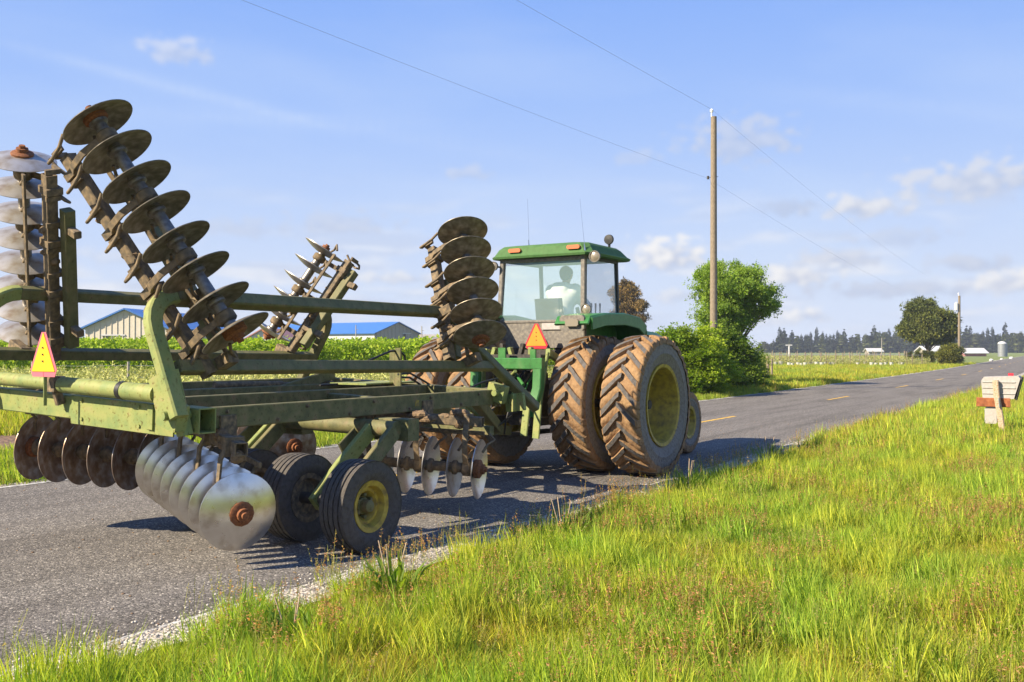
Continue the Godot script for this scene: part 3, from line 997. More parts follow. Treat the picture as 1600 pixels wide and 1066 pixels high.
# a row of discs on one axle, hung from its own square beam; hollow is +1 where the hollow faces point to end b
func gang(root: Node3D, label: String, a: Vector3, b: Vector3, count: int, hang: Vector3, hollow: float, disc_mat: Material, inner_mat: Material, clods: int, hub_at_b := false) -> void:
	var g := holder(root, "disc_gang", a, label)
	var x := (b - a).normalized()
	var step := (b - a).length() / (count - 1)
	var turn := across(x * hollow)
	for i in count:
		var o := put(g, "disc", disc_mesh, disc_mat if not (inner_mat != null and i % 3 == 1) else inner_mat, Transform3D((turn * Basis(Vector3.RIGHT, i * 1.3)).scaled(Vector3.ONE * (1.07 if absf(hang.y) > 0.3 else 1.0)), x * step * i))
	var ax := MB.new()
	for i in count - 1:
		var p := a + x * step * i
		ax.lathe(PackedVector2Array([Vector2(0.0, 0.075), Vector2(0.018, 0.072), Vector2(0.03, 0.05), Vector2(step - 0.03, 0.05), Vector2(step - 0.018, 0.072), Vector2(step, 0.075)]), Transform3D(across(x), p), 12)
	part(g, "spool_axle", ax, M.bare_steel if inner_mat == null else M.muddy_steel)
	for e in [[a, -x], [b, x]]:
		var hb := across(e[1])
		put(g, "end_hub", hub_mesh, M.rust, Transform3D(hb, e[0] - a - e[1] * (0.02 if hollow * (1.0 if e[0] == b else -1.0) > 0.0 else -0.04)))
	var bm := MB.new()
	bm.hollow(a + hang - x * 0.1, b + hang + x * 0.02, 0.1, 0.1, 0.009, hang)
	part(g, "gang_beam", bm, M.muddy_steel)
	# bearing hangers: bent straps from the beam to the axle
	var away := x.cross(hang).normalized()
	for i in range(0, count - 1, 2):
		var p := a + x * step * (i + 0.5)
		var hm := MB.new()
		hm.sweep(MB.rect(0.055, 0.02, 0.003), PackedVector3Array([p + hang - x * 0.0 + away * 0.06, p + hang * 0.8 + away * 0.11, p + hang * 0.45 + away * 0.12, p + hang * 0.15 + away * 0.07, p + away * 0.02]), x)
		hm.lathe(PackedVector2Array([Vector2(-0.045, 0.0), Vector2(-0.045, 0.065), Vector2(-0.03, 0.08), Vector2(0.03, 0.08), Vector2(0.045, 0.065), Vector2(0.045, 0.0)]), Transform3D(across(x), p), 12)
		hm.box(p + hang + away * 0.01, Vector3(0.15, 0.15, 0.06), Basis(hang.normalized(), away, x).orthonormalized() if absf(hang.dot(x)) < 0.01 else MB.frame(Vector3.ZERO, x, hang))
		part(g, "bearing_hanger", hm, M.muddy_steel)
	# scrapers: one thin bar with a bent finger to each disc
	var sb := MB.new()
	var bar0 := a + hang * 0.72 - away * 0.16
	sb.bar(bar0 - x * 0.05, bar0 + (b - a), 0.02, 0.045, hang)
	part(g, "scraper_bar", sb, M.muddy_steel)
	for i in count:
		var p := a + x * step * i
		var q := p + hang * 0.72 - away * 0.16 + x * hollow * 0.05
		var sm := MB.new()
		sm.tube(PackedVector3Array([q, q + x * hollow * 0.06 - hang * 0.12, p + hang * 0.5 - away * 0.1 + x * hollow * 0.05, p + hang * 0.34 - away * 0.05 + x * hollow * 0.015]), 0.014, 6)
		part(g, "scraper", sm, M.muddy_steel)
	# spring shanks and clamps on the beam's outer side
	for i in (count if absf(hang.y) < 0.3 else 0):
		var p := a + x * (step * (i + 0.25))
		var sm := MB.new()
		sm.tube(PackedVector3Array([p + hang * 1.05 + away * 0.07, p + hang * 1.2 + away * 0.09 - x * 0.02, p + hang * 1.16 + away * 0.14 - x * 0.05, p + hang * 0.98 + away * 0.155 - x * 0.06, p + hang * 0.78 + away * 0.13 - x * 0.03, p + hang * 0.6 + away * 0.1 + x * 0.03]), 0.014, 6)
		part(g, "spring_shank", sm, M.muddy_steel)
		var um := MB.new()
		um.box(p + hang * 1.12, Vector3(0.13, 0.03, 0.045), MB.frame(Vector3.ZERO, x, hang), 0.005)
		um.box(p + hang + away * 0.065, Vector3(0.03, 0.12, 0.04), MB.frame(Vector3.ZERO, x, hang), 0.005)
		part(g, "clamp", um, M.muddy_steel)
	var rg := RandomNumberGenerator.new()
	rg.seed = int(absf(a.x * 1000.0 + a.z * 77.0))
	for i in clods:
		var cm := MB.new()
		var p := a + (b - a) * rg.randf() + hang * rg.randf_range(0.85, 1.1)
		cm.lump(p, Vector3(rg.randf_range(0.04, 0.09), rg.randf_range(0.03, 0.06), rg.randf_range(0.04, 0.09)), clod)
		part(g, "mud_clod", cm, M.dirt)

func tyre_plain(radius: float, width: float, rim_r: float) -> ArrayMesh:
	# ribbed implement tyre
	var m := MB.new().tint(Color(0.085, 0.078, 0.07))
	var h := width * 0.5
	var p := PackedVector2Array([Vector2(-h * 0.7, rim_r), Vector2(-h * 0.95, rim_r + (radius - rim_r) * 0.25), Vector2(-h, rim_r + (radius - rim_r) * 0.55), Vector2(-h * 0.86, radius * 0.965)])
	for k in 5:
		var c := -h * 0.78 + (h * 1.56) * k / 4.0
		var up := radius * (1.0 - 0.022 * pow(absf(c) / h, 2.0))
		p.append_array(PackedVector2Array([Vector2(c - h * 0.14, up), Vector2(c + h * 0.14, up)]))
		if k < 4:
			p.append_array(PackedVector2Array([Vector2(c + h * 0.15, up - 0.022), Vector2(c + h * 0.24, up - 0.022)]))
	p.append_array(PackedVector2Array([Vector2(h * 0.86, radius * 0.965), Vector2(h, rim_r + (radius - rim_r) * 0.55), Vector2(h * 0.95, rim_r + (radius - rim_r) * 0.25), Vector2(h * 0.7, rim_r)]))
	m.lathe(p, Transform3D(), 48)
	return m.build()

func rim_dish(rim_r: float, width: float, inset: float, hub_r: float) -> ArrayMesh:
	var m := MB.new()
	var h := width * 0.5
	m.lathe(PackedVector2Array([Vector2(-h, rim_r - 0.03), Vector2(-h - 0.008, rim_r + 0.012), Vector2(-h + 0.02, rim_r + 0.014), Vector2(h - 0.02, rim_r + 0.014), Vector2(h + 0.008, rim_r + 0.012), Vector2(h, rim_r - 0.03), Vector2(h - 0.05, rim_r - 0.05), Vector2(inset + 0.05, rim_r - 0.075), Vector2(inset, rim_r - 0.11), Vector2(inset + 0.02, rim_r * 0.62), Vector2(inset - 0.02, hub_r * 1.5), Vector2(inset - 0.01, 0.0)]), Transform3D(), 40)
	m.lathe(PackedVector2Array([Vector2(inset - 0.06, 0.0), Vector2(inset - 0.05, rim_r * 0.6), Vector2(-h + 0.05, rim_r - 0.05), Vector2(-h, rim_r - 0.03)]), Transform3D(), 40)
	return m.build()

func hub_knob(rad: float, inset: float, bolts: int, ring: float) -> ArrayMesh:
	var m := MB.new()
	m.lathe(PackedVector2Array([Vector2(inset - 0.01, rad * 1.25), Vector2(inset + 0.02, rad * 1.25), Vector2(inset + 0.025, rad), Vector2(inset + 0.09, rad * 0.9), Vector2(inset + 0.1, rad * 0.6), Vector2(inset + 0.1, 0.0)]), Transform3D(), 20)
	for k in bolts:
		var a := TAU * k / bolts
		m.lathe(PackedVector2Array([Vector2(inset - 0.01, 0.016), Vector2(inset + 0.04, 0.016), Vector2(inset + 0.04, 0.0)]), Transform3D(Basis(), Vector3(0, cos(a), sin(a)) * ring), 6)
	return m.build()

func triangle_sign(root: Node3D, label: String, at: Vector3, turn: Basis, wide: float, tall: float, centre: Material, border: Material) -> void:
	# slow vehicle emblem: cut-cornered triangle in a border; turn.z points away from the plate's front
	var s := holder(root, "slow_vehicle_sign", at, label)
	var shape := func(k: float, cut: float) -> PackedVector2Array:
		var p := PackedVector2Array()
		var c := [Vector2(-wide * 0.5, -tall * 0.42), Vector2(wide * 0.5, -tall * 0.42), Vector2(0, tall * 0.58)]
		for i in 3:
			var q: Vector2 = c[i]
			p.push_back(q.lerp(c[(i + 2) % 3], cut) * k)
			p.push_back(q.lerp(c[(i + 1) % 3], cut) * k)
		return p
	var outer: PackedVector2Array = shape.call(1.0, 0.14)
	var inner: PackedVector2Array = shape.call(0.76, 0.02)
	var o := MB.new()
	o.prism(outer, at + turn.z * 0.004, at, turn.y)
	part(s, "border", o, border)
	var i := MB.new()
	i.prism(inner, at - turn.z * 0.001, at - turn.z * 0.005, turn.y)
	part(s, "centre_triangle", i, centre)
	var b := MB.new()
	for k in 3:
		b.lathe(PackedVector2Array([Vector2(0, 0.007), Vector2(0.008, 0.006), Vector2(0.008, 0)]), Transform3D(across(-turn.z), at - turn.z * 0.005 + turn.y * (tall * (-0.12 + 0.13 * k))), 8)
	part(s, "bolt", b, M.dark_metal)

func fh(t: float) -> float:
	return 1.12 + 0.04 * (-5.95 - t)

func T(side: float, d: float) -> float:
	return HARROW_MIDDLE + side * d

func make_harrow() -> void:
	make_disc_meshes()
	clod.seed = 9
	clod.frequency = 0.9
	var root := thing("disc_harrow", "green tandem disc harrow with folded wings towed along the road", "disc harrow", W(HARROW_MIDDLE, 6.05, 0))
	var flat := Basis(Vector3.RIGHT, Vector3.UP, Vector3.BACK)
	# ---- centre frame
	var m := MB.new()
	m.bar(W(-8.75, 4.85, fh(-8.75)), W(-5.98, 4.85, fh(-5.98)), 0.11, 0.19)
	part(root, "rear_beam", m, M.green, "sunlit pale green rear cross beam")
	m = MB.new()
	m.bar(W(-7.3, 4.79, fh(-7.3) - 0.015), W(-6.02, 4.79, fh(-6.02) - 0.015), 0.014, 0.235)
	m.bar(W(-6.3, 4.775, fh(-6.3)), W(-6.24, 4.775, fh(-6.24)), 0.02, 0.2)
	for p in [[-6.42, 0.07], [-6.42, -0.08], [-7.15, 0.07], [-7.15, -0.08]]:
		m.lathe(PackedVector2Array([Vector2(0, 0.016), Vector2(0.014, 0.016), Vector2(0.014, 0)]), Transform3D(across(Vector3.BACK), W(p[0], 4.785, fh(p[0]) + p[1])), 6)
	part(root, "beam_plate", m, M.green)
	m = MB.new()
	m.hollow(W(-6.0, 4.87, 1.13), W(-5.74, 4.87, 1.12), 0.16, 0.19, 0.01)
	part(root, "tube_stub", m, M.green)
	for t in [-5.95, -6.9, -7.6, -8.5]:
		m = MB.new()
		m.bar(W(t, 4.92, fh(t)), W(t, 9.03, fh(t)), 0.1, 0.168)
		part(root, "long_beam", m, M.shaded_green)
	m = MB.new()
	m.bar(W(-8.65, 9.1, fh(-8.65)), W(-5.85, 9.1, fh(-5.85)), 0.12, 0.17)
	part(root, "front_beam", m, M.shaded_green)
	m = MB.new()
	m.bar(W(-6.85, 7.4, fh(-6.85) - 0.01), W(-6.0, 7.4, fh(-6.0) - 0.01), 0.1, 0.12)
	part(root, "cross_beam", m, M.shaded_green)
	m = MB.new()
	m.bar(W(-8.45, 7.4, fh(-8.45) - 0.01), W(-7.65, 7.4, fh(-7.65) - 0.01), 0.1, 0.12)
	part(root, "cross_beam", m, M.shaded_green)
	m = MB.new()
	m.tube(PackedVector3Array([W(-8.7, 6.8, 1.0), W(-5.5, 6.8, 0.93)]), 0.075, 16)
	part(root, "rockshaft", m, M.shaded_green)
	# deck plate and stiffeners seen on top of the frame
	m = MB.new()
	m.box(W(-7.25, 8.55, fh(-7.25) + 0.1), Vector3(0.55, 0.02, 0.9), flat)
	part(root, "deck_plate", m, M.green)
	m = MB.new()
	var p0 := at_side(424, 616, -7.6)
	var p1 := at_side(521, 584, -7.6)
	m.bar(p0, p1, 0.04, 0.12)
	m.bar(at_side(405, 611, -7.6), p0, 0.05, 0.05)
	part(root, "levelling_strut", m, M.shaded_green)
	m = MB.new()
	m.tube(PackedVector3Array([at_side(335, 602, -7.65), at_side(440, 600, -7.65)]), 0.035, 10)
	m.tube(PackedVector3Array([at_side(440, 600, -7.65), at_side(520, 598, -7.65)]), 0.02, 10)
	part(root, "levelling_cylinder", m, M.muddy_steel)
	# ---- wheels on trailing arms
	var tyre := tyre_plain(0.378, 0.26, 0.2)
	var rim := rim_dish(0.2, 0.2, 0.0, 0.06)
	var knob := hub_knob(0.055, 0.0, 6, 0.09)
	for w in [[-5.23, 1.0, 6.02], [-6.0, -1.0, 6.1], [-6.66, 1.0, 6.14], [-7.22, -1.0, 6.14]]:
		var wh := holder(root, "transport_wheel", W(w[0], w[2], 0.376))
		var b := Basis(Vector3.RIGHT * w[1], Vector3.UP, Vector3.BACK * w[1])
		put(wh, "tyre", tyre, M.tyre, Transform3D(b, Vector3.ZERO))
		put(wh, "rim", rim, M.yellow if w[0] > -5.5 else M.muddy_steel, Transform3D(b, Vector3.ZERO))
		put(wh, "hub", knob, M.shaded_green, Transform3D(b, Vector3.ZERO))
	for c in [-5.62, -6.94]:
		m = MB.new()
		m.tube(PackedVector3Array([W(c - (0.36 if c > -6.0 else 0.26), 6.08, 0.376), W(c + (0.36 if c > -6.0 else 0.26), 6.08, 0.376)]), 0.05, 12)
		part(root, "wheel_axle", m, M.dark_metal)
		for e in ([-0.14, 0.14] if c > -6.0 else [-0.05, 0.05]):
			m = MB.new()
			m.sweep(MB.rect(0.05, 0.15, 0.006), PackedVector3Array([W(c + e, 6.02, 0.34), W(c + e, 6.35, 0.62), W(c + e, 6.75, 0.92)]), Vector3.RIGHT)
			part(root, "wheel_arm", m, M.green if e < 0.0 else M.shaded_green)  # one arm in the sunlit tone, the other in the shaded one
		m = MB.new()
		m.bar(W(c - 0.2, 6.95, 0.92), W(c + 0.2, 6.95, 0.92), 0.16, 0.2)
		m.bar(W(c - 0.32, 6.9, 0.98), W(c - 0.32, 6.55, 0.75), 0.02, 0.12)
		part(root, "arm_bracket", m, M.shaded_green)
	# ---- lower gangs
	var up := Vector3(0.02, 0.47, 0.0)
	gang(root, "right rear disc gang with bright rounded faces and a rusty hub", W(-6.97, 5.51, 0.62), W(-5.55, 5.0, 0.44), 8, up, -1.0, M.bright_disc, null, 4, true)
	gang(root, "left rear disc gang showing its dark hollow faces", W(-7.2, 5.55, 0.68), W(-8.37, 5.15, 0.76), 6, up, -1.0, M.inner_disc, M.inner_disc, 3)
	gang(root, "right front disc gang under the frame, seen nearly edge on", W(-6.58, 7.55, 0.52), W(-5.38, 7.96, 0.46), 6, up, 1.0, M.bright_disc, M.pale_disc, 14)
	gang(root, "left front disc gang under the far side of the frame", W(-7.6, 7.6, 0.6), W(-8.85, 8.02, 0.66), 6, up, 1.0, M.inner_disc, M.dull_disc, 6)
	# hangers from the frame down to the gang beams
	for q in [[-5.95, 5.2, 0.93], [-6.9, 5.5, 1.08], [-7.6, 5.45, 1.16], [-8.5, 5.15, 1.2], [-5.95, 7.78, 0.97], [-6.9, 7.5, 1.0], [-7.6, 7.62, 1.07], [-8.5, 7.9, 1.1]]:
		m = MB.new()
		m.box(W(q[0], q[1], (q[2] + fh(q[0])) * 0.5), Vector3(0.14, maxf(0.06, absf(fh(q[0]) - q[2]) + 0.04), 0.16), flat)
		part(root, "gang_clamp", m, M.muddy_steel)
	# ---- hinged wings, folded up and leaning inwards
	for side in [1.0, -1.0]:
		var rise := 0.0 if side > 0.0 else 0.1
		var dist := func(h: float) -> float: return 1.3 - 0.45 * (h - rise - 1.5)
		var sec := MB.rect(0.1, 0.11, 0.012)
		var lean := Vector3(side * 0.91, 0.41, 0)
		var pts := PackedVector3Array()
		var line := []
		line.append([4.62, 1.16])
		line.append([4.62, 1.78])
		for k in range(0, 7):
			var a := PI - PI * 0.5 * k / 6.0
			line.append([4.9 + 0.28 * cos(a), 1.78 + 0.28 * sin(a)])
		if side > 0.0:
			line.append([8.25, 2.06])
			for k in range(1, 6):
				var a := PI * 0.5 - PI * 0.33 * k / 5.0
				line.append([8.25 + 0.3 * cos(a), 1.76 + 0.3 * sin(a)])
			line.append([9.56, 0.98])
		else:
			for k in range(0, 7):
				var a := PI * 0.5 - PI * 0.5 * k / 6.0
				line.append([8.66 + 0.28 * cos(a), 1.78 + 0.28 * sin(a)])
			line.append([8.8, 1.16])
		for q in line:
			var h: float = q[1] + rise
			pts.push_back(W(T(side, dist.call(h)), q[0], h))
		m = MB.new()
		# the rear upright is a part of its own, in the paler, sunlit copy of the paint
		m.sweep(sec, pts.slice(8), lean)
		part(root, "wing_frame", m, M.shaded_green)
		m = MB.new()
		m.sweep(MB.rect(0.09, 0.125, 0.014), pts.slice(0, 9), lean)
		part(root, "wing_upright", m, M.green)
		m = MB.new()
		m.bar(W(T(side, 1.3), 4.72, 1.52 + rise), W(T(side, 1.3), 8.95 if side > 0.0 else 8.85, 1.47 + rise), 0.09, 0.1, lean.cross(Vector3.FORWARD))
		part(root, "wing_rail", m, M.shaded_green)
		for e in [4.66, 9.05]:
			m = MB.new()
			m.box(W(T(side, 1.33), e, 1.17 + rise * 0.8), Vector3(0.22, 0.2, 0.1), Basis(Vector3.FORWARD, 0.25 * side))
			m.tube(PackedVector3Array([W(T(side, 1.36), e - 0.12, 1.17 + rise), W(T(side, 1.36), e + 0.12, 1.17 + rise)]), 0.035, 10)
			part(root, "wing_hinge", m, M.green)
		# cross arms that carry the wing's gangs
		var n_in := Vector3(-side * 0.91, -0.41, 0)
		for q in [[5.05, 2.02], [8.3, 2.02], [5.1, 1.52], [8.45, 1.5]]:
			m = MB.new()
			var c := W(T(side, dist.call(q[1] + rise)), q[0], q[1] + rise)
			m.bar(c, c - n_in * 0.2, 0.1, 0.1, Vector3.FORWARD)
			part(root, "wing_arm", m, M.muddy_steel)
	var nr := Vector3(-0.4, -0.18, 0)
	var nl := Vector3(0.4, -0.18, 0)
	gang(root, "right wing's rear gang of eight discs tilted up against the sky", at_side(368, 520, -5.55), at_side(153, 191, -6.5), 8, Vector3(-0.36, -0.24, 0), -1.0, M.dull_disc, null, 10)
	gang(root, "right wing's front gang of six discs standing beside the tractor cab", at_side(750, 523, -5.55), at_side(723, 363, -6.07), 6, nr, 1.0, M.dull_disc, null, 6)
	gang(root, "left wing's rear gang of pale upright discs behind the orange sign", at_side(45, 517, -8.85), at_side(35, 251, -8.15), 8, nl, -1.0, M.pale_disc, null, 5)
	gang(root, "left wing's front gang seen edge on against the sky", at_side(424, 515.6, -8.85), at_side(507, 391, -8.35), 6, nl, 1.0, M.pale_disc, null, 4)
	# second beams that stiffen the raised gangs
	for q in [[at_side(345, 540, -5.95), at_side(205, 300, -6.68)], [at_side(712, 560, -5.98), at_side(697, 440, -6.3)], [at_side(112, 540, -8.3), at_side(105, 328, -7.75)], [at_side(475, 540, -8.2), at_side(553, 425, -7.9)]]:
		m = MB.new()
		m.bar(q[0], q[1], 0.1, 0.1, Vector3.BACK)
		part(root, "gang_stiffener", m, M.shaded_green)
		m = MB.new()
		var d: Vector3 = (q[1] - q[0]).normalized()
		var sidew := d.cross(Vector3.FORWARD).normalized()
		m.bar(q[1] - d * 0.18 - sidew * 0.16, q[1] - d * 0.18 + sidew * 0.16, 0.07, 0.07, d)
		m.bar(q[0] + d * 0.2 - sidew * 0.16, q[0] + d * 0.2 + sidew * 0.16, 0.07, 0.07, d)
		part(root, "stiffener_link", m, M.muddy_steel)
	# ---- fold cylinders across the rear
	m = MB.new()
	m.tube(PackedVector3Array([W(-8.75, 4.72, 1.42), W(-7.5, 4.72, 1.375)]), 0.058, 16)
	part(root, "fold_cylinder", m, M.green)
	m = MB.new()
	m.tube(PackedVector3Array([W(-7.32, 4.72, 1.365), W(-6.55, 4.72, 1.335)]), 0.066, 16)
	part(root, "fold_cylinder", m, M.green)
	m = MB.new()
	m.tube(PackedVector3Array([W(-6.55, 4.72, 1.335), W(-6.5, 4.72, 1.333)]), 0.074, 16)
	part(root, "cylinder_seal", m, M.black)
	m = MB.new()
	m.tube(PackedVector3Array([W(-6.5, 4.72, 1.333), W(-6.12, 4.72, 1.315)]), 0.07, 16)
	m.box(W(-6.0, 4.7, 1.34), Vector3(0.26, 0.28, 0.05), Basis(Vector3.BACK, 0.35), 0.012)
	part(root, "cylinder_clevis", m, M.green)
	m = MB.new()
	m.box(W(-7.41, 4.72, 1.37), Vector3(0.1, 0.13, 0.1), flat)
	m.bar(W(-7.41, 4.76, 1.2), W(-7.41, 4.72, 1.33), 0.07, 0.05, Vector3.RIGHT)
	part(root, "cylinder_bracket", m, M.muddy_steel)
	# slanting post from the rear corner up to the wing's hinge
	m = MB.new()
	m.bar(W(-5.83, 4.74, 1.02), W(-5.9, 4.66, 1.5), 0.09, 0.1, Vector3.RIGHT, 0.01)
	part(root, "corner_post", m, M.green)
	# ---- emblem and its post
	var sg := at_along(76, 549, 4.6)
	m = MB.new()
	m.bar(Vector3(sg.x, 1.2, sg.z + 0.03), Vector3(sg.x, sg.y + 0.05, sg.z + 0.03), 0.03, 0.012, Vector3.RIGHT)
	part(root, "sign_post", m, M.green)
	triangle_sign(root, "pink-bordered yellow triangle emblem on the harrow's rear beam", sg + Vector3(0, -0.03, 0.045), Basis(Vector3.RIGHT, Vector3.UP, Vector3.BACK).rotated(Vector3.UP, 0.0) * Basis.from_scale(Vector3(1, 1, -1)), 0.42, 0.42, M.sign_yellow, M.sign_pink)
	# ---- hose mast
	var hm := at_side(618, 615, -6.95)
	m = MB.new()
	m.bar(Vector3(hm.x - 0.04, hm.y - 0.05, hm.z), Vector3(hm.x - 0.04, hm.y + 0.5, hm.z), 0.025, 0.09)
	m.bar(Vector3(hm.x + 0.04, hm.y - 0.05, hm.z), Vector3(hm.x + 0.04, hm.y + 0.52, hm.z), 0.025, 0.09)
	part(root, "hose_mast", m, M.shaded_green)
	var hoses := [
		[at_side(520, 577, -6.95), at_side(570, 566, -6.95), at_side(610, 549, -6.95), at_side(624, 548, -6.95), at_side(632, 556, -6.95), at_side(634, 575, -6.95)],
		[at_side(622, 585, -6.9), at_side(640, 583, -6.9), at_side(660, 594, -6.9), at_side(676, 604, -6.9), at_side(720, 608, -6.9)],
		[at_side(622, 590, -6.95), at_side(640, 590, -6.95), at_side(655, 600, -6.95), at_side(665, 608, -6.95)],
		[at_side(735, 606, -6.6), at_side(752, 598, -6.6), at_side(775, 592, -6.6), at_side(800, 592, -6.7), at_side(822, 580, -6.8)],
		[at_side(770, 640, -6.5), at_side(762, 655, -6.5), at_side(775, 668, -6.6), at_side(800, 650, -6.7)],
		[at_side(795, 642, -6.3), at_side(790, 660, -6.3), at_side(788, 678, -6.4)],
		[at_side(500, 602, -7.4), at_side(540, 600, -7.4), at_side(560, 596, -7.4), at_side(585, 597, -7.4), at_side(600, 602, -7.4), at_side(640, 604, -7.2)]]
	for h in hoses:
		m = MB.new()
		m.tube(PackedVector3Array(h), 0.013, 8)
		part(root, "hydraulic_hose", m, M.hose)
	# bolts, an emblem and hoses along the near long beam
	for k in 9:
		m = MB.new()
		m.lathe(PackedVector2Array([Vector2(0, 0.02), Vector2(0.004, 0.02), Vector2(0.004, 0.013), Vector2(0.018, 0.013), Vector2(0.018, 0)]), Transform3D(across(Vector3.RIGHT), W(-5.9, 5.2 + k * 0.44 + 0.1 * (k % 2), fh(-5.95) + (0.045 if k % 2 == 0 else -0.05))), 6)
		part(root, "bolt", m, M.muddy_steel)
	m = MB.new()
	m.prism(PackedVector2Array([Vector2(-0.03, -0.03), Vector2(0.03, -0.03), Vector2(0.022, 0.0), Vector2(0.034, 0.03), Vector2(0.012, 0.022), Vector2(-0.006, 0.036), Vector2(-0.026, 0.012)]), W(-5.9, 7.62, fh(-5.95)), W(-5.897, 7.62, fh(-5.95)), Vector3.UP)
	part(root, "emblem", m, M.yellow)
	# ---- front corner bracket and drawbar
	m = MB.new()
	var f0 := at_along(782, 628, 9.2)
	m.box(W(-5.72, 9.19, f0.y), Vector3(0.24, 0.2, 0.05), Basis(Vector3.BACK, 0.12), 0.01)
	m.box(W(-5.7, 9.13, f0.y), Vector3(0.02, 0.2, 0.08), flat)
	part(root, "hinge_bracket", m, M.green)
	m = MB.new()
	m.bar(W(-6.2, 9.1, 1.08), W(-6.72, 10.35, 0.66), 0.1, 0.15)
	m.bar(W(-7.45, 9.1, 1.12), W(-6.94, 10.35, 0.66), 0.1, 0.15)
	m.bar(W(-6.83, 10.2, 0.64), W(-6.83, 10.75, 0.58), 0.16, 0.12)
	part(root, "drawbar", m, M.shaded_green)
	m = MB.new()
	m.bar(W(-8.2, 8.75, 0.82), W(-5.75, 8.75, 0.77), 0.08, 0.1)
	m.bar(W(-6.1, 8.75, 0.78), W(-6.75, 10.3, 0.6), 0.07, 0.09)
	part(root, "lower_crossbar", m, M.shaded_green)
	m = MB.new()
	m.bar(W(-6.55, 9.35, 1.12), W(-6.7, 10.1, 0.8), 0.03, 0.22)
	part(root, "gusset", m, M.green)
	m = MB.new()
	m.tube(PackedVector3Array([W(-6.83, 10.1, 0.7), W(-6.83, 10.1, 1.15)]), 0.035, 10)
	m.tube(PackedVector3Array([W(-6.83, 10.1, 1.15), W(-6.68, 10.1, 1.17)]), 0.012, 6)
	part(root, "parking_jack", m, M.dark_metal)
	for k in 12:
		m = MB.new()
		var rx := fposmod(k * 0.618, 1.0)
		m.lump(W(-6.6 + rx * 1.1, 7.4 + 0.5 * fposmod(k * 0.37, 1.0), 0.98 + 0.05 * fposmod(k * 0.71, 1.0)), Vector3(0.07 + 0.05 * rx, 0.045, 0.06), clod)
		part(root, "mud_clod", m, M.dirt)

# ---------------------------------------------------------------- tractor
func C(dx: float, along: float, up: float) -> Vector3:
	return W(TRACTOR_MIDDLE + dx, along, up)

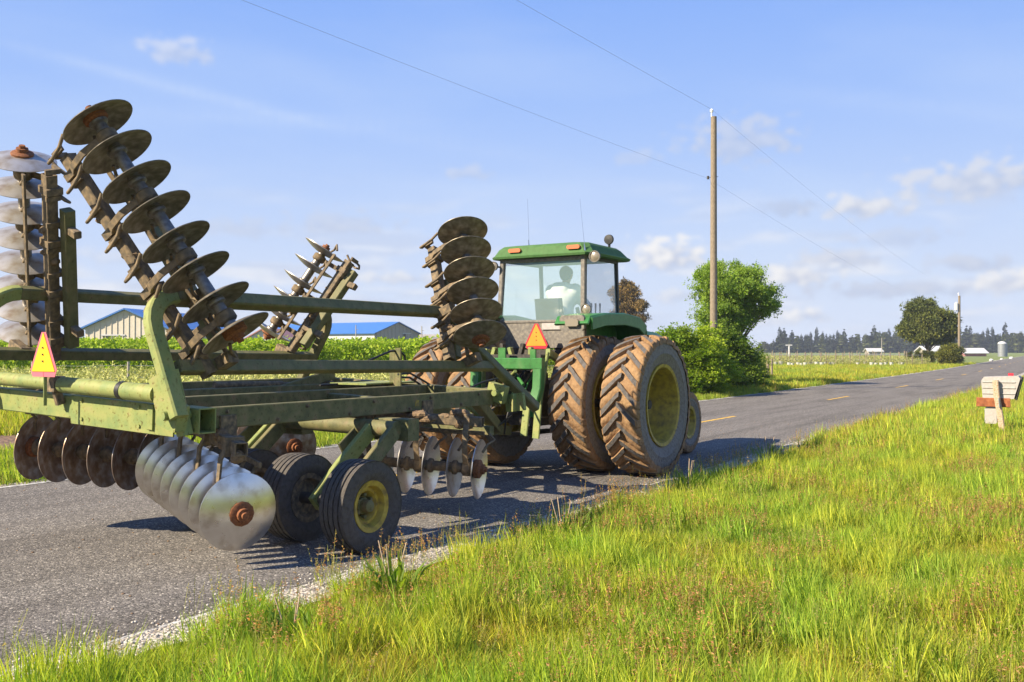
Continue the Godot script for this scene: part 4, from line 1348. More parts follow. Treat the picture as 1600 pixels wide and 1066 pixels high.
func lug_tyre(radius: float, width: float, rim_r: float, lugs: int, lug_h: float, muddy: bool) -> ArrayMesh:
	var rubber := Color(0.115, 0.108, 0.104)
	var wall := Color(0.22, 0.2, 0.18) if muddy else Color(0.08, 0.075, 0.07)
	var mud := Color(0.3, 0.185, 0.092)
	var m := MB.new()
	m.use_color = true
	var h := width * 0.5
	var floor_r := radius - lug_h
	m.col = wall
	for sg in [-1.0, 1.0]:
		var p := PackedVector2Array([Vector2(-h * 0.8, rim_r), Vector2(-h * 0.97, rim_r + 0.07), Vector2(-h * 1.0, rim_r + (radius - rim_r) * 0.36), Vector2(-h * 1.03, rim_r + (radius - rim_r) * 0.38), Vector2(-h * 1.03, rim_r + (radius - rim_r) * 0.42), Vector2(-h * 1.015, rim_r + (radius - rim_r) * 0.44), Vector2(-h * 1.015, rim_r + (radius - rim_r) * 0.56), Vector2(-h * 1.0, radius - 0.13), Vector2(-h * 0.95, radius - 0.09)])
		if sg > 0.0:
			var q := PackedVector2Array()
			for k in p.size():
				q.push_back(Vector2(-p[p.size() - 1 - k].x, p[p.size() - 1 - k].y))
			p = q
		m.lathe(p, Transform3D(), 56)
	m.col = mud
	m.lathe(PackedVector2Array([Vector2(-h * 0.95, radius - 0.09), Vector2(-h * 0.88, floor_r - 0.02), Vector2(-h * 0.5, floor_r - 0.006), Vector2(0, floor_r), Vector2(h * 0.5, floor_r - 0.006), Vector2(h * 0.88, floor_r - 0.02), Vector2(h * 0.95, radius - 0.09)]), Transform3D(), 66)
	var rg := RandomNumberGenerator.new()
	rg.seed = 5
	for sg in [-1.0, 1.0]:
		for k in lugs:
			var a0: float = TAU * (k + (0.5 if sg > 0.0 else 0.0)) / lugs
			var rows := []
			var us := [-0.06, 0.1, 0.22, 0.34, 0.46, 0.58, 0.7, 0.82, 0.92, 1.0, 1.04]
			for u in us:
				var a: float = a0 + 0.32 * maxf(u, 0.0) * (1.0 - 0.12 * u)
				var x: float = sg * u * h
				var crown: float = 0.018 * u * u
				var top: float = radius - crown if u < 0.95 else (radius - 0.03 if u < 1.02 else radius - 0.1)
				var low: float = floor_r - 0.03 if u < 0.95 else radius - 0.12
				var wt: float = 0.033 + 0.008 * u
				var wb: float = wt + 0.016
				var pt := func(rr: float, arc: float) -> Vector3:
					var an: float = a + arc / radius
					return Vector3(x, rr * cos(an), rr * sin(an))
				rows.append([pt.call(low, -wb), pt.call(top, -wt), pt.call(top, wt), pt.call(low, wb)])
			for i in rows.size() - 1:
				var inside: Vector3 = (rows[i][0] + rows[i][3] + rows[i + 1][0] + rows[i + 1][3]) * 0.25 * 0.95
				for q in 3:
					m.col = (rubber if q == 1 and i < 8 else mud) * rg.randf_range(0.85, 1.1)
					m.face(rows[i][q], rows[i][q + 1], rows[i + 1][q + 1], rows[i + 1][q], inside)
			# mud packed between this lug and the next, bulging out at the shoulder
			var pitch := TAU / lugs
			var pad := []
			for j in 8:
				var row := PackedVector3Array()
				for q in 6:
					var v: float = q / 5.0
					var swell := sin(PI * v)
					var u: float = 0.04 + (0.93 + 0.07 * swell) * j / 6.0 if j < 7 else 0.99 + 0.07 * swell
					var a: float = a0 + 0.32 * u * (1.0 - 0.12 * u)
					var arc: float = lerpf(0.03, pitch * radius - 0.03, v)
					var rr: float = floor_r - 0.006 + lug_h * (0.62 * swell * (0.25 + 0.75 * u) + 0.1 * sin(k * 5.1 + j * 2.3 + q * 1.7)) if j < 7 else radius - 0.11
					if j == 6:
						rr -= 0.018
					var an: float = a + arc / radius
					row.push_back(Vector3(sg * u * h, rr * cos(an), rr * sin(an)))
				pad.append(row)
			m.col = mud * rg.randf_range(0.9, 1.08)
			var nrm := []
			for j in 8:
				var nr_ := PackedVector3Array()
				for q in 6:
					var du: Vector3 = pad[mini(j + 1, 7)][q] - pad[maxi(j - 1, 0)][q]
					var dv: Vector3 = pad[j][mini(q + 1, 5)] - pad[j][maxi(q - 1, 0)]
					var nn := du.cross(dv).normalized()
					if nn.dot(Vector3(sg * 0.3, pad[j][q].y, pad[j][q].z)) < 0.0:
						nn = -nn
					nr_.push_back(nn)
				nrm.append(nr_)
			for j in 7:
				for q in 5:
					m.quad4(pad[j][q], pad[j][q + 1], pad[j + 1][q + 1], pad[j + 1][q], nrm[j][q], nrm[j][q + 1], nrm[j + 1][q + 1], nrm[j + 1][q])
			var e: Array = rows[rows.size() - 1]
			m.col = mud
			m.face(e[0], e[1], e[2], e[3], Vector3(0, e[0].y, e[0].z))
	return m.build()

func make_tractor() -> void:
	var root := thing("tractor", "green farm tractor with muddy dual rear wheels and glazed cab", "tractor", W(TRACTOR_MIDDLE, AXLE, 0))
	var flat := Basis(Vector3.RIGHT, Vector3.UP, Vector3.BACK)
	var m: MB
	# ---- wheels
	var big := lug_tyre(0.925, 0.5, 0.53, 23, 0.05, true)
	var big_rim := rim_dish(0.53, 0.46, -0.17, 0.16)
	var big_hub := hub_knob(0.11, -0.19, 10, 0.22)
	for w in [[1.58, 1.0], [0.82, 1.0], [-0.82, -1.0], [-1.58, -1.0]]:
		var h := holder(root, "rear_wheel", C(w[0], AXLE, 0.925))
		put(h, "tyre", big, M.tyre, Transform3D(Basis(Vector3.RIGHT, w[0] * 0.7), Vector3.ZERO))
		var b := Basis(Vector3.RIGHT * w[1], Vector3.UP, Vector3.BACK * w[1])
		put(h, "rim", big_rim, M.yellow, Transform3D(b, Vector3.ZERO))
		put(h, "hub", big_hub, M.yellow, Transform3D(b, Vector3.ZERO))
	var small := lug_tyre(0.5, 0.3, 0.25, 18, 0.03, true)
	var small_rim := rim_dish(0.25, 0.27, 0.0, 0.07)
	var small_hub := hub_knob(0.07, 0.0, 6, 0.12)
	for w in [[0.95, 1.0], [-0.95, -1.0]]:
		var h := holder(root, "front_wheel", C(w[0], 14.5, 0.5))
		put(h, "tyre", small, M.tyre, Transform3D(Basis(), Vector3.ZERO))
		var b := Basis(Vector3.RIGHT * w[1], Vector3.UP, Vector3.BACK * w[1])
		put(h, "rim", small_rim, M.yellow, Transform3D(b, Vector3.ZERO))
		put(h, "hub", small_hub, M.yellow, Transform3D(b, Vector3.ZERO))
	# ---- driveline
	m = MB.new()
	m.tube(PackedVector3Array([C(-1.85, AXLE, 0.925), C(-0.45, AXLE, 0.925)]), 0.06, 14)
	m.tube(PackedVector3Array([C(0.45, AXLE, 0.925), C(1.62, AXLE, 0.925)]), 0.06, 14)
	m.lathe(PackedVector2Array([Vector2(-0.55, 0), Vector2(-0.55, 0.13), Vector2(-0.3, 0.2), Vector2(0.3, 0.2), Vector2(0.55, 0.13), Vector2(0.55, 0)]), Transform3D(flat, C(0, AXLE, 0.925)), 18)
	part(root, "rear_axle", m, M.dark_metal)
	m = MB.new()
	m.box(C(0, 12.2, 0.93), Vector3(0.56, 0.62, 2.0), flat, 0.05)
	m.box(C(0, 11.25, 1.2), Vector3(0.5, 0.34, 0.34), flat, 0.04)
	part(root, "transmission", m, M.dark_metal)
	m = MB.new()
	m.box(C(0, 13.9, 0.95), Vector3(0.5, 0.6, 1.6), flat, 0.04)
	m.bar(C(-0.92, 14.5, 0.5), C(0.92, 14.5, 0.5), 0.12, 0.14)
	m.bar(C(0, 14.0, 0.6), C(0, 15.4, 0.6), 0.3, 0.25)
	part(root, "engine_block", m, M.dark_metal)
	# ---- hood
	m = MB.new()
	var ho := []
	for q in [[12.8, 2.06, 0.42], [14.0, 2.02, 0.4], [15.0, 1.96, 0.39], [15.5, 1.86, 0.37], [15.62, 1.7, 0.36]]:
		ho.append(PackedVector3Array([C(-q[2], q[0], 1.3), C(-q[2], q[0], q[1] - 0.12), C(-q[2] + 0.1, q[0], q[1] - 0.02), C(0, q[0], q[1]), C(q[2] - 0.1, q[0], q[1] - 0.02), C(q[2], q[0], q[1] - 0.12), C(q[2], q[0], 1.3)]))
	for i in ho.size() - 1:
		for k in 6:
			m.face(ho[i][k], ho[i][k + 1], ho[i + 1][k + 1], ho[i + 1][k], C(0, 14.0, 1.4))
	m.face(C(-0.36, 15.62, 1.2), C(0.36, 15.62, 1.2), C(0.36, 15.62, 1.7), C(-0.36, 15.62, 1.7), C(0, 14, 1.4))
	part(root, "hood", m, M.tractor_green)
	# ---- fenders over the inner wheels
	for sd in [1.0, -1.0]:
		m = MB.new()
		m.sweep(MB.rect(0.5, 0.04, 0.01), PackedVector3Array([C(sd * 0.88, 10.93, 1.98), C(sd * 0.88, 11.0, 2.07), C(sd * 0.88, 11.4, 2.12), C(sd * 0.88, 12.0, 2.14), C(sd * 0.88, 12.45, 2.1), C(sd * 0.88, 12.72, 1.98), C(sd * 0.88, 12.8, 1.72)]), Vector3.RIGHT)
		m.sweep(MB.rect(0.03, 0.16, 0.008), PackedVector3Array([C(sd * 1.14, 11.0, 1.99), C(sd * 1.14, 11.4, 2.05), C(sd * 1.14, 12.0, 2.07), C(sd * 1.14, 12.45, 2.03), C(sd * 1.14, 12.66, 1.93)]), Vector3.RIGHT)
		part(root, "fender", m, M.tractor_green)
		m = MB.new()
		m.box(C(sd * 0.88, 10.97, 2.0), Vector3(0.36, 0.2, 0.06), flat, 0.03)
		part(root, "fender_end", m, M.cab_grey)
		m = MB.new()
		m.box(C(sd * 0.9, 10.92, 2.0), Vector3(0.19, 0.09, 0.05), flat, 0.02)
		part(root, "fender_lamp", m, M.lamp_glass)
	# ---- cab
	var rb := 11.62
	var rt := 11.7
	var hb := 2.05
	var htop := 2.97
	m = MB.new()
	for sd in [-1.0, 1.0]:
		m.bar(C(sd * 0.69, rb, 1.66), C(sd * 0.66, rt, htop), 0.07, 0.075, Vector3.FORWARD, 0.012)
	part(root, "rear_pillar", m, M.cab_grey)
	m = MB.new()
	for sd in [-1.0, 1.0]:
		m.bar(C(sd * 0.64, 12.82, 1.66), C(sd * 0.64, 12.74, htop), 0.05, 0.06, Vector3.FORWARD, 0.01)
		m.bar(C(sd * 0.685, rb + 0.05, hb + 0.03), C(sd * 0.645, 12.78, hb + 0.03), 0.05, 0.06)
		m.bar(C(sd * 0.66, rt + 0.05, htop - 0.03), C(sd * 0.64, 12.72, htop - 0.03), 0.05, 0.06)
	m.bar(C(-0.62, 12.79, hb + 0.05), C(0.62, 12.79, hb + 0.05), 0.05, 0.06)
	part(root, "cab_frame", m, M.black)
	m = MB.new()
	m.bar(C(-0.64, rt - 0.005, htop - 0.045), C(0.64, rt - 0.005, htop - 0.045), 0.05, 0.05)
	m.bar(C(-0.66, rb + 0.01, hb), C(0.66, rb + 0.01, hb), 0.055, 0.04)
	part(root, "window_rail", m, M.cab_grey)
	m = MB.new()
	m.face(C(-0.655, rb + 0.012, hb + 0.01), C(0.655, rb + 0.012, hb + 0.01), C(0.625, rt + 0.004, htop - 0.05), C(-0.625, rt + 0.004, htop - 0.05), C(0, 12.2, 2.5))
	part(root, "rear_window", m, M.dusty_glass, "dusty rear cab window")
	for sd in [-1.0, 1.0]:
		m = MB.new()
		m.face(C(sd * 0.69, rb + 0.08, hb + 0.05), C(sd * 0.645, 12.77, hb + 0.05), C(sd * 0.64, 12.7, htop - 0.05), C(sd * 0.665, rt + 0.08, htop - 0.05), C(0, 12.2, 2.5))
		part(root, "side_window", m, M.glass)
	m = MB.new()
	m.face(C(-0.62, 12.8, hb + 0.05), C(0.62, 12.8, hb + 0.05), C(0.61, 12.74, htop - 0.04), C(-0.61, 12.74, htop - 0.04), C(0, 12.2, 2.5))
	part(root, "windscreen", m, M.glass)
	m = MB.new()
	m.box(C(0, 12.2, 1.62), Vector3(1.34, 0.07, 1.16), flat, 0.01)
	m.box(C(0, 12.95, 1.75), Vector3(0.9, 0.6, 0.24), flat, 0.02)
	part(root, "cab_floor", m, M.dark_metal)
	m = MB.new()
	m.box(C(0, rb + 0.02, 1.86), Vector3(1.3, 0.36, 0.05), flat, 0.01)
	part(root, "rear_panel", m, M.cab_grey)
	m = MB.new()
	m.box(C(0.28, rb - 0.015, 1.98), Vector3(0.46, 0.09, 0.02), flat, 0.004)
	part(root, "panel_cover", m, M.grey_plastic)
	m = MB.new()
	for sd in [-1.0, 1.0]:
		m.face(C(sd * 0.69, rb + 0.04, 1.66), C(sd * 0.65, 12.8, 1.66), C(sd * 0.65, 12.8, hb), C(sd * 0.69, rb + 0.04, hb), C(0, 12.2, 1.8))
	part(root, "side_panel", m, M.tractor_green)
	# roof: lip, rounded top
	m = MB.new()
	var rf := []
	for q in [[2.955, 0.82, 11.59, 13.0], [2.985, 0.83, 11.58, 13.02], [3.01, 0.8, 11.6, 12.96], [3.1, 0.74, 11.63, 12.86], [3.135, 0.7, 11.67, 12.8], [3.15, 0.55, 11.75, 12.6]]:
		var cut := 0.09
		var w: float = q[1]
		rf.append(PackedVector3Array([C(-w + cut, q[2], q[0]), C(w - cut, q[2], q[0]), C(w, q[2] + cut, q[0]), C(w - 0.04, q[3] - cut, q[0]), C(w - cut - 0.04, q[3], q[0]), C(-w + cut + 0.04, q[3], q[0]), C(-w + 0.04, q[3] - cut, q[0]), C(-w, q[2] + cut, q[0])]))
	for i in rf.size() - 1:
		for k in 8:
			m.face(rf[i][k], rf[i][(k + 1) % 8], rf[i + 1][(k + 1) % 8], rf[i + 1][k], C(0, 12.2, 2.9))
	for k in range(1, 7):
		m.tri(rf[5][0], rf[5][k], rf[5][k + 1], Vector3.UP)
		m.tri(rf[0][0], rf[0][k], rf[0][k + 1], Vector3.DOWN)
	part(root, "roof", m, M.roof_green)
	for dx in [-0.4, 0.55]:
		m = MB.new()
		m.box(C(dx, 11.605, 3.065), Vector3(0.2, 0.055, 0.05), flat, 0.018)
		part(root, "amber_lamp", m, M.amber)
	for q in [[-0.76, 11.6, 2.86, 0.065], [0.87, 11.62, 2.92, 0.075], [0.8, 11.5, 2.2, 0.068]]:
		var l := holder(root, "work_lamp", C(q[0], q[1], q[2]))
		m = MB.new()
		m.lathe(PackedVector2Array([Vector2(-0.08, 0), Vector2(-0.07, q[3] * 0.5), Vector2(-0.02, q[3]), Vector2(0.03, q[3] * 1.06), Vector2(0.03, q[3] * 0.9), Vector2(0.015, q[3] * 0.88)]), Transform3D(across(Vector3(0.1, -0.05, 1)), C(q[0], q[1], q[2])), 20)
		part(l, "housing", m, M.cab_grey)
		m = MB.new()
		m.lathe(PackedVector2Array([Vector2(0.015, q[3] * 0.88), Vector2(0.03, q[3] * 0.5), Vector2(0.034, 0)]), Transform3D(across(Vector3(0.1, -0.05, 1)), C(q[0], q[1], q[2])), 20)
		part(l, "lens", m, M.lamp_glass)
		m = MB.new()
		m.tube(PackedVector3Array([C(q[0], q[1] + 0.04, q[2]), C(q[0] * 0.94, q[1] + 0.14, q[2] - 0.01 if q[2] > 2.5 else q[2] - 0.12)]), 0.014, 6)
		part(l, "bracket", m, M.dark_metal)
	m = MB.new()
	m.lathe(PackedVector2Array([Vector2(-0.03, 0), Vector2(-0.03, 0.055), Vector2(0, 0.075), Vector2(0.03, 0.07), Vector2(0.035, 0)]), Transform3D(across(Vector3(0, 0, 1)), C(0.6, 12.6, 3.26)), 18)
	m.tube(PackedVector3Array([C(0.6, 12.6, 3.12), C(0.6, 12.6, 3.25)]), 0.02, 8)
	m.box(C(0.57, 12.6, 3.13), Vector3(0.13, 0.03, 0.1), flat)
	part(root, "roof_mirror", m, M.black)
	for q in [[-0.4, 12.0, 3.14, -0.43, 3.86, 0.004], [0.72, 11.62, 2.98, 0.64, 3.72, 0.004]]:
		m = MB.new()
		m.tube(PackedVector3Array([C(q[0], q[1], q[2]), C(q[3], q[1], q[4])]), [0.003, 0.0018], 6)
		m.tube(PackedVector3Array([C(q[0], q[1], q[2]), C(q[0] - 0.015, q[1], q[2] + 0.12)]), [0.016, 0.005], 8)
		part(root, "antenna", m, M.chrome)
	# ---- inside the cab
	m = MB.new()
	m.box(C(0.06, 12.12, 1.93), Vector3(0.46, 0.12, 0.44), flat, 0.04)
	m.box(C(0.06, 11.9, 1.78), Vector3(0.3, 0.22, 0.3), flat, 0.02)
	part(root, "seat", m, M.seat)
	m = MB.new()
	m.prism(MB.rect(0.44, 0.1, 0.035), C(0.0, 11.93, 1.96), C(0.0, 11.86, 2.38), Vector3.BACK)
	part(root, "seat_back", m, M.seat)
	m = MB.new()
	var ring := PackedVector3Array()
	for k in 25:
		var a := TAU * k / 24.0
		ring.push_back(C(0.06, 12.62, 2.28) + Vector3(cos(a) * 0.2, sin(a) * 0.12, sin(a) * 0.15))
	m.tube(ring, 0.014, 6, false)
	m.tube(PackedVector3Array([C(0.06, 12.62, 2.28), C(0.06, 12.8, 1.85)]), 0.03, 8)
	part(root, "steering_wheel", m, M.black)
	m = MB.new()
	m.box(C(0.5, 12.2, 2.0), Vector3(0.2, 0.34, 0.5), flat, 0.03)
	for k in 4:
		m.tube(PackedVector3Array([C(0.44 + k * 0.04, 12.2 + k * 0.06, 2.17), C(0.43 + k * 0.04, 12.22 + k * 0.06, 2.32)]), [0.008, 0.014], 6)
	m.tube(PackedVector3Array([C(-0.2, 12.7, 2.1), C(-0.22, 12.7, 2.62)]), 0.012, 6)
	part(root, "control_console", m, M.black)
	# ---- rear hitch
	m = MB.new()
	m.bar(C(-0.56, 10.76, 1.47), C(0.56, 10.76, 1.47), 0.09, 0.15, Vector3.UP, 0.012)
	for sd in [-1.0, 1.0]:
		m.sweep(MB.rect(0.13, 0.1, 0.012), PackedVector3Array([C(sd * 0.49, 10.76, 1.4), C(sd * 0.49, 10.74, 1.15), C(sd * 0.45, 10.7, 0.95), C(sd * 0.43, 10.66, 0.78)]), Vector3.RIGHT)
	m.bar(C(-0.06, 10.74, 1.45), C(-0.06, 10.74, 1.68), 0.03, 0.12, Vector3.RIGHT)
	m.bar(C(0.42, 10.74, 1.5), C(0.42, 10.74, 1.66), 0.03, 0.09, Vector3.RIGHT)
	part(root, "quick_hitch", m, M.tractor_green)
	for sd in [-1.0, 1.0]:
		m = MB.new()
		m.bar(C(sd * 0.32, 11.6, 0.68), C(sd * 0.44, 10.62, 0.72), 0.05, 0.11)
		part(root, "lower_link", m, M.dark_metal)
		m = MB.new()
		m.bar(C(sd * 0.4, 11.45, 1.52), C(sd * 0.5, 10.98, 1.62), 0.06, 0.1)
		m.tube(PackedVector3Array([C(sd * 0.5, 10.98, 1.62), C(sd * 0.47, 10.9, 1.2), C(sd * 0.43, 10.85, 0.74)]), [0.022, 0.034, 0.022], 8)
		part(root, "lift_arm", m, M.green)
		m = MB.new()
		m.bar(C(sd * 0.44, 10.55, 0.95), C(sd * 0.42, 10.5, 0.55), 0.03, 0.1, Vector3.RIGHT)
		m.bar(C(sd * 0.58, 10.6, 0.95), C(sd * 0.57, 10.55, 0.52), 0.03, 0.1, Vector3.RIGHT)
		part(root, "hitch_claw", m, M.green)
	m = MB.new()
	m.tube(PackedVector3Array([C(-0.05, 11.4, 1.25), C(-0.05, 10.8, 1.5)]), 0.03, 8)
	m.bar(C(0, 11.9, 0.5), C(0, 10.7, 0.52), 0.1, 0.06)
	m.tube(PackedVector3Array([C(0, 11.1, 0.8), C(0, 10.85, 0.8)]), 0.035, 10)
	part(root, "top_link", m, M.dark_metal)
	var cols := [M.green, M.tractor_green, M.hose, M.muddy_steel, M.hose, M.hose]
	var rg := RandomNumberGenerator.new()
	rg.seed = 8
	for k in 16:
		m = MB.new()
		var a := C(rg.randf_range(-0.36, 0.34), 11.1, rg.randf_range(1.0, 1.55))
		var b := C(rg.randf_range(-0.3, 0.32), 10.72, rg.randf_range(0.8, 1.5))
		m.tube(PackedVector3Array([a, a.lerp(b, 0.4) + Vector3(0, rg.randf_range(-0.2, 0.12), 0.06), b]), rg.randf_range(0.012, 0.024), 6)
		part(root, "hydraulic_coupling", m, cols[k % 6])
	for k in 5:
		m = MB.new()
		m.box(C(-0.36 + 0.15 * k, 10.98, 1.58 + 0.05 * (k % 2)), Vector3(0.05, 0.22, 0.07), Basis(Vector3.BACK, 0.3 * (k % 3 - 1)), 0.01)
		part(root, "remote_lever", m, M.green if k % 2 == 0 else M.dark_metal)
	m = MB.new()
	m.box(C(0.05, 11.0, 1.56), Vector3(0.8, 0.06, 0.24), flat, 0.01)
	part(root, "valve_block", m, M.dark_metal)
	triangle_sign(root, "orange triangle emblem with red border under the rear cab window", at_along(838, 526, 11.3), Basis.from_scale(Vector3(1, 1, -1)), 0.42, 0.4, M.sign_orange, M.sign_red)
	m = MB.new()
	m.bar(at_along(838, 545, 11.33), at_along(838, 520, 11.5), 0.05, 0.02)
	part(root, "sign_bracket", m, M.dark_metal)

# ---------------------------------------------------------------- driver
# bones: [from, to, radius at from, radius at to]; meshed as surface nets of the blended distance field
func body_mesh(mb: MB, bones: Array, cell: float, blend: float) -> void:
	var lo := Vector3.INF
	var hi := -Vector3.INF
	for b in bones:
		var r: float = maxf(b[2], b[3]) + cell * 2.0
		for p in [b[0], b[1]]:
			lo = lo.min(p - Vector3.ONE * r)
			hi = hi.max(p + Vector3.ONE * r)
	var nx := int(ceil((hi.x - lo.x) / cell)) + 1
	var ny := int(ceil((hi.y - lo.y) / cell)) + 1
	var nz := int(ceil((hi.z - lo.z) / cell)) + 1
	var f := PackedFloat32Array()
	f.resize(nx * ny * nz)
	f.fill(1.0)
	for b in bones:
		var a: Vector3 = b[0]
		var d: Vector3 = b[1] - a
		var len2 := maxf(d.length_squared(), 1e-8)
		var reach: float = maxf(b[2], b[3]) + blend * 2.0 + cell * 2.0
		var l: Vector3 = ((a.min(b[1]) - Vector3.ONE * reach - lo) / cell).floor()
		var h: Vector3 = ((a.max(b[1]) + Vector3.ONE * reach - lo) / cell).ceil()
		for k in range(maxi(0, int(l.z)), mini(nz, int(h.z) + 1)):
			for j in range(maxi(0, int(l.y)), mini(ny, int(h.y) + 1)):
				for i in range(maxi(0, int(l.x)), mini(nx, int(h.x) + 1)):
					var p := lo + Vector3(i, j, k) * cell
					var t := clampf((p - a).dot(d) / len2, 0.0, 1.0)
					var v: float = (p - a - d * t).length() - lerpf(b[2], b[3], t)
					var at := (k * ny + j) * nx + i
					var o := f[at]
					var q := maxf(blend - absf(o - v), 0.0) / blend
					f[at] = minf(o, v) - q * q * blend * 0.25
	var id := {}
	var pts := PackedVector3Array()
	for k in nz - 1:
		for j in ny - 1:
			for i in nx - 1:
				var sum := Vector3.ZERO
				var hits := 0
				var at := (k * ny + j) * nx + i
				var c := [f[at], f[at + 1], f[at + nx], f[at + nx + 1], f[at + nx * ny], f[at + nx * ny + 1], f[at + nx * ny + nx], f[at + nx * ny + nx + 1]]
				var neg := 0
				for q in 8:
					if c[q] < 0.0:
						neg += 1
				if neg == 0 or neg == 8:
					continue
				for e in [[0, 1], [2, 3], [4, 5], [6, 7], [0, 2], [1, 3], [4, 6], [5, 7], [0, 4], [1, 5], [2, 6], [3, 7]]:
					var va: float = c[e[0]]
					var vb: float = c[e[1]]
					if (va < 0.0) != (vb < 0.0):
						var t := va / (va - vb)
						var pa := Vector3(e[0] & 1, (e[0] >> 1) & 1, e[0] >> 2)
						var pb := Vector3(e[1] & 1, (e[1] >> 1) & 1, e[1] >> 2)
						sum += pa.lerp(pb, t)
						hits += 1
				id[at] = pts.size()
				pts.push_back(lo + (Vector3(i, j, k) + sum / hits) * cell)
	var grad := func(p: Vector3) -> Vector3:
		var q := (p - lo) / cell
		var i := clampi(int(round(q.x)), 1, nx - 2)
		var j := clampi(int(round(q.y)), 1, ny - 2)
		var k := clampi(int(round(q.z)), 1, nz - 2)
		var at := (k * ny + j) * nx + i
		return Vector3(f[at + 1] - f[at - 1], f[at + nx] - f[at - nx], f[at + nx * ny] - f[at - nx * ny]).normalized()
	var norms := PackedVector3Array()
	for p in pts:
		norms.push_back(grad.call(p))
	var steps := [1, nx, nx * ny]
	for k in range(1, nz - 1):
		for j in range(1, ny - 1):
			for i in range(1, nx - 1):
				var at := (k * ny + j) * nx + i
				for ax in 3:
					if (f[at] < 0.0) == (f[at + steps[ax]] < 0.0):
						continue
					var u: int = steps[(ax + 1) % 3]
					var w: int = steps[(ax + 2) % 3]
					var c := [at, at - u, at - u - w, at - w]
					var ok := true
					for q in c:
						ok = ok and id.has(q)
					if ok:
						var a: int = id[c[0]]
						var b: int = id[c[1]]
						var d: int = id[c[2]]
						var e: int = id[c[3]]
						mb.quad4(pts[a], pts[b], pts[d], pts[e], norms[a], norms[b], norms[d], norms[e])

